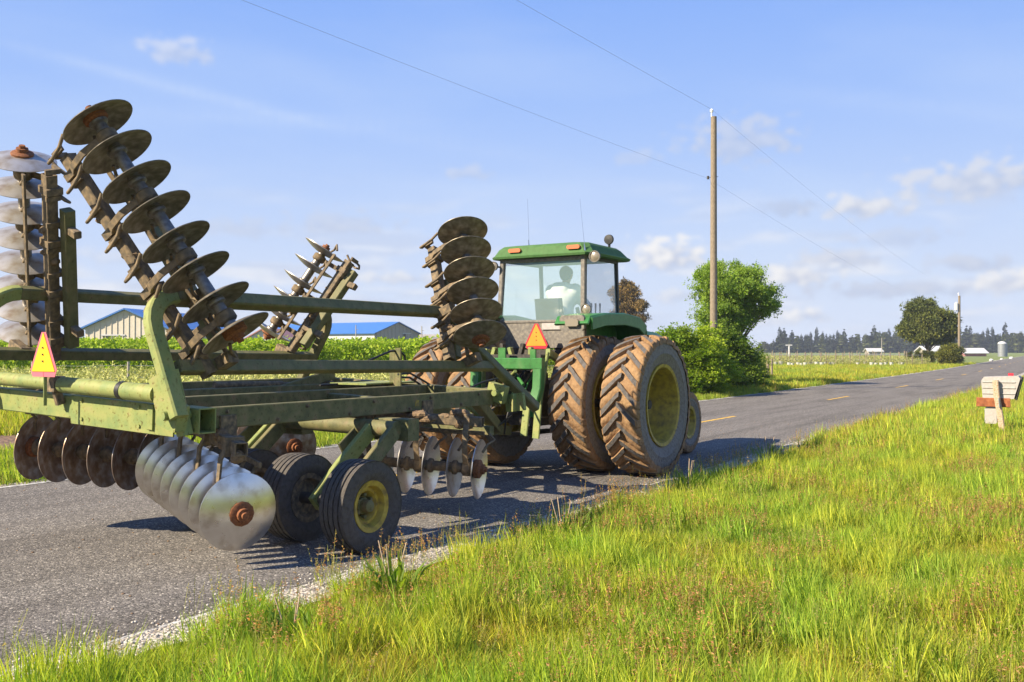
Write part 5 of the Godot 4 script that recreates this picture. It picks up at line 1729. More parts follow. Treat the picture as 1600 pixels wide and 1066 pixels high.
func make_driver() -> void:
	var o := thing("person", "driver in a pale hooded sweatshirt sitting in the tractor cab", "person", C(0.06, 12.15, 1.655))
	var P := func(dx: float, s: float, h: float) -> Vector3: return C(0.06 + dx, s, h)
	var hip: Vector3 = P.call(0, 12.14, 2.08)
	var chest: Vector3 = P.call(0.0, 12.2, 2.42)
	var neck: Vector3 = P.call(0.01, 12.25, 2.6)
	var skull: Vector3 = P.call(0.02, 12.26, 2.75)
	var torso := [[hip + Vector3(-0.07, 0, 0), hip + Vector3(0.07, 0, 0), 0.13, 0.13], [hip, chest, 0.14, 0.15], [chest + Vector3(-0.1, 0, 0), chest + Vector3(0.1, 0, 0), 0.12, 0.12], [chest, neck, 0.11, 0.06]]
	var arms := []
	var legs := []
	var hands := []
	for sd in [-1.0, 1.0]:
		var sh: Vector3 = P.call(sd * 0.19, 12.2, 2.51)
		var el: Vector3 = P.call(sd * 0.29, 12.36, 2.28)
		var wr: Vector3 = P.call(sd * 0.2, 12.55, 2.29)
		arms.append([chest + Vector3(sd * 0.06, 0.06, 0), sh, 0.09, 0.075])
		arms.append([sh, el, 0.07, 0.055])
		arms.append([el, wr, 0.052, 0.038])
		var palm: Vector3 = P.call(sd * 0.19, 12.61, 2.3)
		hands.append([wr, palm, 0.028, 0.036])
		for k in 4:
			var base := palm + Vector3(sd * (0.028 - 0.019 * k), 0.004, -0.02)
			var mid := base + Vector3(0, 0.012, -0.032 - 0.004 * (1 if k == 1 or k == 2 else 0))
			hands.append([base, mid, 0.0095, 0.009])
			hands.append([mid, mid + Vector3(0, -0.026, -0.012), 0.009, 0.008])
			hands.append([mid + Vector3(0, -0.026, -0.012), mid + Vector3(0, -0.036, 0.012), 0.008, 0.0075])
		hands.append([palm + Vector3(-sd * 0.02, 0, 0.01), palm + Vector3(-sd * 0.045, -0.01, -0.02), 0.012, 0.01])
		hands.append([palm + Vector3(-sd * 0.045, -0.01, -0.02), palm + Vector3(-sd * 0.04, -0.03, -0.035), 0.01, 0.008])
		var kn: Vector3 = P.call(sd * 0.15, 12.52, 2.06)
		var an: Vector3 = P.call(sd * 0.16, 12.64, 1.72)
		legs.append([hip + Vector3(sd * 0.09, -0.02, 0), kn, 0.095, 0.065])
		legs.append([kn, an, 0.06, 0.045])
		legs.append([an + Vector3(0, -0.02, 0.02), P.call(sd * 0.16, 12.74, 1.69), 0.042, 0.034])
	var head := [[neck + Vector3(0, -0.05, 0), skull + Vector3(0, -0.06, 0.01), 0.058, 0.055], [skull + Vector3(0, 0.02, 0.02), skull + Vector3(0, 0.0, -0.02), 0.088, 0.082], [skull + Vector3(0, -0.06, -0.035), skull + Vector3(0, -0.085, -0.045), 0.052, 0.035], [skull + Vector3(0, -0.01, -0.1), skull + Vector3(0, -0.035, -0.118), 0.012, 0.016], [skull + Vector3(-0.085, -0.015, 0.01), skull + Vector3(-0.088, -0.045, 0.01), 0.014, 0.01], [skull + Vector3(0.085, -0.015, 0.01), skull + Vector3(0.088, -0.045, 0.01), 0.014, 0.01]]
	var m := MB.new()
	body_mesh(m, torso + arms + legs, 0.024, 0.05)
	body_mesh(m, head, 0.012, 0.025)
	body_mesh(m, hands.slice(0, hands.size() / 2), 0.006, 0.008)
	body_mesh(m, hands.slice(hands.size() / 2), 0.006, 0.008)
	part(o, "body", m, M.skin)
	var fat := func(list: Array, by: float) -> Array:
		var r := []
		for b in list:
			r.append([b[0], b[1], b[2] + by, b[3] + by])
		return r
	m = MB.new()
	var hood := [[P.call(-0.08, 12.12, 2.58), P.call(0.08, 12.12, 2.58), 0.05, 0.05], [P.call(-0.07, 12.1, 2.54), P.call(0.07, 12.1, 2.54), 0.055, 0.055]]
	var sleeves: Array = fat.call(arms, 0.016)
	body_mesh(m, fat.call(torso.slice(0, 3), 0.018) + [[chest, neck + Vector3(0, -0.04, 0), 0.125, 0.085]] + sleeves + hood, 0.022, 0.05)
	part(o, "hooded_sweatshirt", m, M.hoodie)
	m = MB.new()
	body_mesh(m, fat.call(legs, 0.012), 0.026, 0.03)
	part(o, "trousers", m, M.jeans)
	m = MB.new()
	body_mesh(m, [[skull + Vector3(0, 0.035, 0.025), skull + Vector3(0, 0.03, -0.02), 0.092, 0.084], [skull + Vector3(0, -0.02, 0.045), skull + Vector3(0, 0.0, 0.03), 0.078, 0.088]], 0.013, 0.03)
	part(o, "hair", m, M.hair)

# ---------------------------------------------------------------- trees, bushes, crops
func sprig(seed_: int, leaves: int, radius: float, length: float, width: float, tones: Array) -> ArrayMesh:
	var rg := RandomNumberGenerator.new()
	rg.seed = seed_
	var m := MB.new()
	m.use_color = true
	for i in leaves:
		var d := Vector3(rg.randfn(), rg.randfn() * 0.7 + 0.25, rg.randfn()).normalized()
		m.col = (tones[rg.randi() % tones.size()] as Color) * rg.randf_range(0.8, 1.2)
		leaf_shape(m, d * radius * rg.randf_range(0.1, 0.8), (d + Vector3(rg.randfn(), rg.randfn(), rg.randfn()) * 0.5).normalized(), (Vector3.UP + Vector3(rg.randfn(), rg.randfn(), rg.randfn()) * 0.4).normalized(), length * rg.randf_range(0.7, 1.3), width * rg.randf_range(0.7, 1.3), 0.15)
	return m.build()

# lobes: [centre relative to the base, radii, clusters]; every cluster gets sprigs and a twig from the trunk
func crown_tree(called: String, label: String, category: String, base: Vector3, trunk: Array, lobes: Array, per: int, spread: float, size: float, mesh: Mesh, material: Material, light: Color, dark: Color, seed_: int, group := "") -> Node3D:
	var o := thing(called, label, category, base, group)
	var rg := RandomNumberGenerator.new()
	rg.seed = seed_
	var places := []
	var tints := PackedColorArray()
	var limbs := MB.new()
	var top := base + Vector3(0, trunk[0], 0)
	for l in lobes:
		for c in l[2]:
			var d := Vector3(rg.randfn(), rg.randfn(), rg.randfn()).normalized()
			var at: Vector3 = l[0] + d * l[1] * rg.randf_range(0.55, 1.02)
			if at.y < 0.1:
				at.y = 0.1 + rg.randf() * 0.2
			var tone := light.lerp(dark, rg.randf()) * rg.randf_range(0.85, 1.15)
			var s := spread * rg.randf_range(0.7, 1.3)
			for k in per:
				var p := at + Vector3(rg.randfn(), rg.randfn() * 0.7, rg.randfn()) * s
				if p.y < 0.05:
					continue
				var b := Basis(Vector3.UP, rg.randf() * TAU) * Basis(Vector3.RIGHT, rg.randfn(0.0, 0.5))
				places.append(Transform3D(b.scaled(Vector3.ONE * size * rg.randf_range(0.7, 1.3)), p))
				tints.push_back(tone * rg.randf_range(0.88, 1.12))
			if c % 3 == 0:
				var from := base + Vector3(0, trunk[0] * rg.randf_range(0.5, 1.0), 0)
				var to := base + at
				limbs.tube(PackedVector3Array([from, from.lerp(to, 0.5) + Vector3(0, 0.15, 0), to]), [trunk[1] * 0.35, trunk[1] * 0.2, trunk[1] * 0.06], 5)
	limbs.tube(PackedVector3Array([base + Vector3(0, -0.05, 0), base + Vector3(0.03, trunk[0] * 0.5, 0.02), top, top + Vector3(0.05, trunk[0] * 0.5, 0)]), [trunk[1] * 1.25, trunk[1], trunk[1] * 0.8, trunk[1] * 0.2], 9)
	part(o, "trunk", limbs, M.bark)
	many(o, "crown", mesh, material, places, tints).set_meta("kind", "stuff")
	return o

func conifer(seed_: int, height: float, width: float, tone: Color, full: float) -> ArrayMesh:
	var rg := RandomNumberGenerator.new()
	rg.seed = seed_
	var m := MB.new()
	m.use_color = true
	m.col = Color(0.06, 0.045, 0.035)
	m.tube(PackedVector3Array([Vector3.ZERO, Vector3(0, height * 0.97, 0)]), [width * 0.05, 0.03], 5)
	var whorls := int(height * 1.6)
	for i in whorls:
		var f := (i + rg.randf()) / whorls
		var y := height * (0.1 + 0.9 * f)
		var r := width * 0.5 * pow(1.0 - f, full) * rg.randf_range(0.65, 1.15) + 0.12
		for k in 8:
			var a := rg.randf() * TAU
			var d := Vector3(cos(a), rg.randf_range(-0.35, 0.15), sin(a))
			var side := Vector3(-sin(a), 0, cos(a))
			m.col = tone * rg.randf_range(0.65, 1.35)
			var root := Vector3(0, y, 0)
			var tip := root + d * r
			var mid := root.lerp(tip, 0.55)
			var w := r * 0.42
			var nn := (Vector3.UP * 0.8 + d * 0.5 + side * rg.randf_range(-0.4, 0.4)).normalized()
			m.tri(root, mid + side * w, tip, nn)
			m.tri(root, tip, mid - side * w, nn)
			m.tri(root + Vector3(0, 0.3, 0), tip, mid - Vector3(0, w * 1.2, 0), (d + side * 0.3).normalized())
	return m.build()

func make_plants() -> void:
	var rg := RandomNumberGenerator.new()
	rg.seed = 31
	var fresh := [Color(1, 1, 1), Color(1.15, 1.08, 0.9), Color(0.85, 0.95, 0.9)]
	var leaf_a := sprig(501, 9, 0.14, 0.11, 0.06, fresh)
	var leaf_b := sprig(502, 9, 0.12, 0.09, 0.055, fresh)
	# leafy bushes round the near pole
	crown_tree("roadside_bush", "dense bright green bush around the foot of the near utility pole", "bush", W(-13.1, 33.2, 0), [1.0, 0.05], [[Vector3(0, 1.2, 0), Vector3(1.2, 1.25, 1.9), 90], [Vector3(0.1, 0.5, -0.4), Vector3(1.4, 0.6, 2.2), 50]], 70, 0.2, 1.0, leaf_a, M.leaf, Color(0.42, 0.5, 0.045), Color(0.21, 0.31, 0.03), 41, "roadside bushes")
	crown_tree("roadside_bush", "tall bush directly behind the near utility pole, leaves darkened as the shaded right side", "bush", W(-13.3, 37.9, 0), [1.0, 0.05], [[Vector3(-0.2, 1.2, 0.3), Vector3(1.1, 1.3, 1.4), 80], [Vector3(0.1, 0.5, 0.0), Vector3(1.2, 0.6, 1.6), 50]], 70, 0.2, 1.0, leaf_a, M.leaf, Color(0.27, 0.36, 0.038), Color(0.11, 0.18, 0.022), 42, "roadside bushes")  # darker leaf colours carry the shade on the bushes' right side
	crown_tree("roadside_bush", "low clipped light green hedge bush beside the wooden end post", "bush", W(-17.3, 51.5, 0), [0.8, 0.04], [[Vector3(0, 0.8, 0), Vector3(0.9, 0.75, 2.4), 60]], 50, 0.22, 1.1, leaf_b, M.leaf, Color(0.3, 0.36, 0.04), Color(0.17, 0.24, 0.03), 43, "roadside bushes")
	# the tree behind the pole
	crown_tree("broadleaf_tree", "fresh green broadleaf tree standing behind the near utility pole", "tree", W(-15.1, 43.6, 0), [2.6, 0.16], [[Vector3(-0.1, 4.5, 0), Vector3(1.65, 1.5, 1.7), 95], [Vector3(-0.35, 3.1, 0.6), Vector3(1.3, 0.9, 1.3), 40], [Vector3(1.0, 3.9, -0.7), Vector3(0.9, 0.8, 1.0), 26]], 60, 0.2, 1.0, leaf_b, M.leaf, Color(0.36, 0.49, 0.08), Color(0.18, 0.28, 0.05), 44)
	# the round dark tree at the far bend
	var p := at_depth(1450, 118.0, 0)
	var needle := sprig(503, 10, 0.2, 0.22, 0.07, [Color(1, 1, 1), Color(0.8, 0.85, 0.8), Color(1.2, 1.1, 0.85)])
	crown_tree("round_tree", "large round olive-green tree beside the far utility pole", "tree", p, [2.6, 0.2], [[Vector3(-0.5, 5.9, 0), Vector3(1.9, 2.0, 2.0), 80], [Vector3(-1.2, 4.4, 0.3), Vector3(1.8, 1.4, 2.0), 50], [Vector3(1.3, 4.6, 0), Vector3(1.9, 1.7, 2.2), 60], [Vector3(2.0, 3.5, -0.3), Vector3(1.4, 0.9, 1.6), 24], [Vector3(0.0, 3.4, 0), Vector3(2.4, 0.8, 2.2), 34]], 36, 0.3, 1.5, needle, M.needle, Color(0.17, 0.185, 0.045), Color(0.085, 0.105, 0.028), 45)
	p = at_depth(986, 130.0, 0)
	crown_tree("pine_tree", "tawny pine with open branches rising behind the tractor cab", "tree", p, [7.0, 0.22], [[Vector3(-0.9, 9.2, 0), Vector3(1.7, 1.5, 1.8), 34], [Vector3(0.7, 7.5, 0.2), Vector3(1.5, 0.8, 1.4), 16], [Vector3(0.2, 5.6, 0), Vector3(2.0, 0.7, 1.7), 22], [Vector3(-1.3, 6.6, 0), Vector3(1.2, 0.8, 1.2), 14]], 45, 0.3, 1.5, needle, M.needle, Color(0.34, 0.22, 0.075), Color(0.15, 0.105, 0.045), 46)
	# clipped cedars by the far pole
	var hedge := crown_tree("cedar_hedge", "clipped dark cedar hedge at the foot of the far utility pole", "hedge", at_depth(1484, 106.0, 0), [1.2, 0.05], [[Vector3(-0.45, 1.05, 0), Vector3(0.75, 1.1, 1.0), 44], [Vector3(0.4, 1.0, 0), Vector3(0.75, 1.15, 1.0), 44]], 40, 0.16, 1.0, needle, M.needle, Color(0.2, 0.2, 0.03), Color(0.06, 0.07, 0.015), 47)
	for k in 4:
		crown_tree("small_cedar", ["small pointed cedar first in the row left of the cedar hedge", "small pointed cedar second in the row left of the cedar hedge", "small pointed cedar third in the row left of the cedar hedge", "small pointed cedar touching the cedar hedge"][k], "tree", at_depth([1421, 1434, 1445, 1456][k], 112.0, 0), [0.7, 0.03], [[Vector3(0, 0.7, 0), Vector3(0.3, 0.75, 0.3), 22]], 20, 0.1, 0.7, needle, M.needle, Color(0.13, 0.14, 0.02), Color(0.06, 0.07, 0.014), 60 + k, "row of small cedars")
	# far belt of conifers and mixed wood
	var kinds := []
	for k in 5:
		kinds.append(conifer(700 + k, 15.0, 6.0 + 0.8 * k, [Color(0.08, 0.105, 0.06), Color(0.09, 0.115, 0.06), Color(0.1, 0.12, 0.055), Color(0.19, 0.22, 0.065), Color(0.15, 0.17, 0.065)][k], [0.7, 0.62, 0.8, 0.34, 0.3][k]))
	var names := ["tall dark spired conifer in the far tree belt", "dark conifer in the far tree belt", "slim dark conifer in the far tree belt", "rounder light green tree in the far tree belt", "broad olive tree in the far tree belt"]
	var x := 1186.0
	while x < 1720.0:
		for row in 2:
			var gap := x > 1338.0 and x < 1350.0
			if gap:
				continue
			var k: int = [0, 1, 2, 3, 3, 4, 4][rg.randi() % 7]
			var depth := 560.0 + row * 60.0 + rg.randf_range(-20.0, 20.0)
			var hh := rg.randf_range(0.62, 0.9) if k < 3 else rg.randf_range(0.5, 0.68)
			if x > 1345.0:
				hh *= 1.12
			if x < 1215.0:
				hh *= 0.62
			if rg.randf() < 0.12 and k < 3:
				hh *= 1.25
			var o := MeshInstance3D.new()
			o.name = numbered("conifer")
			o.mesh = kinds[k]
			o.material_override = M.needle
			o.position = at_depth(x + rg.randf_range(-3, 3), depth, 0)
			o.rotation.y = rg.randf() * TAU
			o.scale = Vector3(1.15, 1, 1.15) * hh * 1.1
			add_child(o)
			tag(o, names[k], "tree", "far belt of " + ["spires", "dark conifers", "slim conifers", "light trees", "broad olive trees"][k])
		x += rg.randf_range(5.0, 8.0)
	make_crops(rg)

func make_crops(rg: RandomNumberGenerator) -> void:
	var right := Vector3.RIGHT.rotated(Vector3.UP, deg_to_rad(YAW))
	var fwd := Vector3.FORWARD.rotated(Vector3.UP, deg_to_rad(YAW))
	var cane := sprig(511, 12, 0.24, 0.17, 0.1, [Color(1, 1, 1), Color(1.15, 1.08, 0.9), Color(0.8, 0.92, 0.85)])
	var pale := sprig(512, 11, 0.2, 0.12, 0.06, [Color(1, 1, 1), Color(1.2, 1.1, 1.0), Color(0.75, 0.9, 0.7), Color(1.9, 1.75, 2.2)])
	var lumps := noise(77, 0.25)
	# tall cane rows
	var places := []
	var tints := PackedColorArray()
	for row in 7:
		var depth := 46.0 + row * 3.1
		for k in 2900 - row * 200:
			var x := rg.randf_range(-0.62, 0.16) * depth
			var full := 2.0 + 0.22 * lumps.get_noise_2d(x * 3.0, depth * 9.0)
			var y := full * (1.0 - pow(rg.randf(), 1.6) * 0.95)
			var p := right * x + fwd * (depth + rg.randfn(0.0, 0.42))
			p.y = y
			places.append(Transform3D(Basis(Vector3.UP, rg.randf() * TAU) * Basis(Vector3.RIGHT, rg.randfn(0.0, 0.5)).scaled(Vector3.ONE * rg.randf_range(0.8, 1.35)), p))
			tints.push_back(Color(0.46, 0.54, 0.06).lerp(Color(0.28, 0.38, 0.04), rg.randf()) * rg.randf_range(0.85, 1.2))
	var o := many(self, "cane_crop", cane, M.leaf, places, tints)
	o.set_meta("kind", "stuff")
	tag(o, "tall bright green cane rows in the field behind the harrow", "crop")
	# lower, paler flowering rows in front of them
	places = []
	tints = PackedColorArray()
	for row in 11:
		var depth := 25.0 + row * 1.9
		for k in 1300:
			var x := rg.randf_range(-0.62, 0.14) * depth
			var p := right * x + fwd * (depth + rg.randfn(0.0, 0.5))
			if p.x > -18.6:
				continue
			p.y = rg.randf() * (0.75 + 0.3 * lumps.get_noise_2d(x * 4.0, depth * 5.0))
			places.append(Transform3D(Basis(Vector3.UP, rg.randf() * TAU) * Basis(Vector3.RIGHT, rg.randfn(0.0, 0.5)).scaled(Vector3.ONE * rg.randf_range(0.7, 1.2)), p))
			tints.push_back(Color(0.54, 0.52, 0.19).lerp(Color(0.34, 0.38, 0.1), rg.randf()) * rg.randf_range(0.85, 1.2))
	o = many(self, "flowering_crop", pale, M.petal, places, tints)
	o.set_meta("kind", "stuff")
	tag(o, "low pale flowering rows between the road and the tall canes", "crop")
	# posts and wires of those rows
	var fence := thing("wire_trellis", "weathered posts and wires standing in the pale flowering rows", "trellis", right * -12.0 + fwd * 33.0)
	var spots := [-16.5, -13.2, -9.8, -6.3, -3.0, 0.4, 3.4]
	for x in spots:
		var m := MB.new()
		var p: Vector3 = right * x + fwd * 33.0
		m.tube(PackedVector3Array([p + Vector3(0, -0.1, 0), p + Vector3(0.02, 1.25, 0)]), 0.045, 7)
		part(fence, "post", m, M.grey_wood)
	for h in [0.7, 1.12]:
		var m := MB.new()
		for k in spots.size() - 1:
			m.tube(PackedVector3Array([right * spots[k] + fwd * 33.05 + Vector3(0, h, 0), right * (spots[k] + spots[k + 1]) * 0.5 + fwd * 33.05 + Vector3(0, h - 0.03, 0), right * spots[k + 1] + fwd * 33.05 + Vector3(0, h, 0)]), 0.004, 4, false)
		part(fence, "wire", m, M.wire)
	# young rows with posts and white tubs past the bushes
	var yard := thing("post_rows", "rows of thin wooden posts with wires in the far young plantation", "trellis", at_depth(1320, 110.0, 0))
	var ends := MB.new()
	for q in [[1200, 57.0, 1.25, 0.09], [1206, 58.5, 1.1, 0.07]]:
		var m := MB.new()
		var p := at_depth(q[0], q[1], 0)
		m.tube(PackedVector3Array([p + Vector3(0, -0.1, 0), p + Vector3(0, q[2], 0)]), q[3], 8)
		part(yard, "end_post", m, M.old_wood)
	for row in 3:
		var depth := 102.0 + row * 13.0
		for k in 20:
			var m := MB.new()
			var p := at_depth(1208.0 + k * 12.2 + rg.randf_range(-3, 3), depth + rg.randf_range(-2, 2), 0)
			var lean := Vector3(rg.randfn(0, 0.05), 0, rg.randfn(0, 0.05))
			m.tube(PackedVector3Array([p + Vector3(0, -0.1, 0), p + Vector3(0, rg.randf_range(1.2, 1.6), 0) + lean]), 0.05, 5)
			part(yard, "post", m, M.old_wood)
		for h in [0.6, 1.1]:
			var m := MB.new()
			m.tube(PackedVector3Array([at_depth(1208, depth, h), at_depth(1440, depth, h)]), 0.012, 4, false)
			part(yard, "wire", m, M.wire)
	places = []
	tints = PackedColorArray()
	for k in 6500:
		var depth := 100.0 + 70.0 * pow(rg.randf(), 1.3)
		var p := at_depth(rg.randf_range(1190, 1452), depth, rg.randf() * 0.75)
		places.append(Transform3D(Basis(Vector3.UP, rg.randf() * TAU).scaled(Vector3.ONE * rg.randf_range(0.8, 1.5)), p))
		tints.push_back(Color(0.46, 0.42, 0.16).lerp(Color(0.3, 0.35, 0.1), rg.randf()))
	o = many(self, "young_crop", pale, M.petal, places, tints)
	o.set_meta("kind", "stuff")
	tag(o, "sparse young plants among the far posts", "crop")
	var tub := MB.new()
	tub.lathe(PackedVector2Array([Vector2(0.0, 0.0), Vector2(0.0, 0.15), Vector2(0.33, 0.185), Vector2(0.36, 0.2), Vector2(0.36, 0.17), Vector2(0.05, 0.14), Vector2(0.05, 0.0)]), Transform3D(Basis(Vector3.UP, Vector3.LEFT, Vector3.BACK), Vector3.ZERO), 14)
	var tm := tub.build()
	for px in [1212, 1220, 1233, 1238, 1247, 1252, 1258, 1264, 1270, 1276, 1284, 1290, 1296, 1302, 1340, 1352, 1362, 1369, 1377, 1384, 1393, 1406, 1410]:
		var b := MeshInstance3D.new()
		b.name = numbered("white_tub")
		b.mesh = tm
		b.material_override = M.white_plastic
		b.position = at_depth(px, 100.0 + rg.randf_range(-3, 3), 0)
		b.scale = Vector3.ONE * rg.randf_range(0.9, 1.25)
		add_child(b)
		tag(b, "white plastic tub standing at the foot of the far post rows", "tub", "white tubs along the post rows")

# ---------------------------------------------------------------- poles, buildings, mailbox
func make_pole(label: String, base: Vector3, height: float, r0: float, r1: float, transformer: bool) -> Node3D:
	var o := thing("utility_pole", label, "utility pole", base, "utility poles")
	var m := MB.new()
	m.tube(PackedVector3Array([base + Vector3(0, -0.2, 0), base + Vector3(0.01, height * 0.5, 0), base + Vector3(0.03, height, 0)]), [r0, (r0 + r1) * 0.5, r1], 14)
	part(o, "shaft", m, M.old_wood)
	m = MB.new()
	m.tube(PackedVector3Array([base + Vector3(-0.06, height - 0.5, 0), base + Vector3(-0.06, height + 0.18, 0)]), 0.03, 8)
	m.lathe(PackedVector2Array([Vector2(0, 0.03), Vector2(0.03, 0.07), Vector2(0.07, 0.06), Vector2(0.09, 0.075), Vector2(0.13, 0.05), Vector2(0.16, 0.0)]), Transform3D(Basis(Vector3.UP, Vector3.LEFT, Vector3.BACK), base + Vector3(-0.06, height + 0.18, 0)), 12)
	part(o, "insulator", m, M.porcelain)
	m = MB.new()
	m.lathe(PackedVector2Array([Vector2(-0.06, 0), Vector2(-0.06, 0.05), Vector2(0.06, 0.05), Vector2(0.06, 0)]), Transform3D(Basis(Vector3.UP, Vector3.LEFT, Vector3.BACK), base + Vector3(-r0 - 0.06, height * 0.78, 0)), 10)
	m.tube(PackedVector3Array([base + Vector3(-r0 - 0.06, height * 0.78, 0), base + Vector3(r0 + 0.05, height * 0.78, 0)]), 0.012, 5)
	part(o, "spool_insulator", m, M.dark_metal)
	if transformer:
		m = MB.new()
		m.lathe(PackedVector2Array([Vector2(-0.4, 0), Vector2(-0.4, 0.22), Vector2(0.35, 0.22), Vector2(0.42, 0.12), Vector2(0.5, 0.05), Vector2(0.5, 0)]), Transform3D(Basis(Vector3.UP, Vector3.LEFT, Vector3.BACK), base + Vector3(-0.25, height - 1.2, 0.2)), 14)
		part(o, "transformer", m, M.white_wall)
	return o

func make_wire(label: String, a: Vector3, b: Vector3, sag: float, r: float) -> void:
	var o := thing("power_line", label, "cable", (a + b) * 0.5, "overhead lines")
	var pts := PackedVector3Array()
	for k in 17:
		var t := k / 16.0
		pts.push_back(a.lerp(b, t) - Vector3(0, sag * 4.0 * t * (1.0 - t), 0))
	var m := MB.new()
	m.tube(pts, r, 5)
	part(o, "cable", m, M.wire)

# gabled building; base is the near corner, along runs down the long wall, gable across the end wall
func make_barn(called: String, label: String, base: Vector3, along: Vector3, gable: Vector3, eave: float, ridge: float, wall: Material, end_wall: Material, roof: Material, boards: int, door: Array) -> Node3D:
	var o := thing(called, label, "building", base)
	var up := Vector3.UP
	var mid := base + along * 0.5 + gable * 0.5 + up * eave * 0.5
	var m := MB.new()
	m.face(base, base + along, base + along + up * eave, base + up * eave, mid)
	m.face(base + gable, base + along + gable, base + along + gable + up * eave, base + gable + up * eave, mid)
	part(o, "side_wall", m, wall)
	m = MB.new()
	for e in [Vector3.ZERO, along]:
		m = MB.new()
		var nn: Vector3 = -along.normalized() if e == Vector3.ZERO else along.normalized()
		m.quad(base + e, base + e + gable, base + e + gable + up * eave, base + e + up * eave, nn)
		m.tri(base + e + up * eave, base + e + gable + up * eave, base + e + gable * 0.5 + up * ridge, nn)
		part(o, "gable_wall", m, end_wall)
	# standing battens on the near gable
	for k in boards:
		var f := (k + 0.5) / boards
		var q := base + gable * f - along.normalized() * 0.04
		m = MB.new()
		m.bar(q, q + up * (eave + (ridge - eave) * (1.0 - absf(f - 0.5) * 2.0) - 0.1), 0.08, 0.08, along)
		part(o, "batten", m, end_wall)
	var over_a := along.normalized() * 0.5
	for s in [0.0, 1.0]:
		m = MB.new()
		var eg: Vector3 = base + gable * s + (gable.normalized() * (0.5 if s > 0.0 else -0.5)) + up * (eave - 0.25)
		var rg_ := base + gable * 0.5 + up * ridge
		var nn: Vector3 = (rg_ - eg).cross(along).normalized()
		if nn.y < 0.0:
			nn = -nn
		var thick: Vector3 = nn * 0.18
		var c := [eg - over_a, rg_ - over_a, rg_ + along + over_a, eg + along + over_a]
		var inside: Vector3 = (c[0] + c[2]) * 0.5 + thick * 0.5
		m.face(c[0] + thick, c[1] + thick, c[2] + thick, c[3] + thick, inside)
		m.face(c[0], c[1], c[2], c[3], inside)
		for k in 4:
			var j := (k + 1) % 4
			m.face(c[k], c[j], c[j] + thick, c[k] + thick, inside)
		part(o, "roof_slope", m, roof)
	if door.size() > 0:
		m = MB.new()
		var d0: Vector3 = base + gable * door[0] - along.normalized() * 0.06
		var d1: Vector3 = base + gable * door[1] - along.normalized() * 0.06
		m.face(d0, d1, d1 + up * door[2], d0 + up * door[2], mid)
		part(o, "door", m, M.black)
		m = MB.new()
		m.bar(d0 + up * (door[2] + 0.1) - gable.normalized() * 0.2, d1 + up * (door[2] + 0.1) + gable.normalized() * 1.8, 0.1, 0.18)
		part(o, "door_track", m, M.white_wall)
	return o

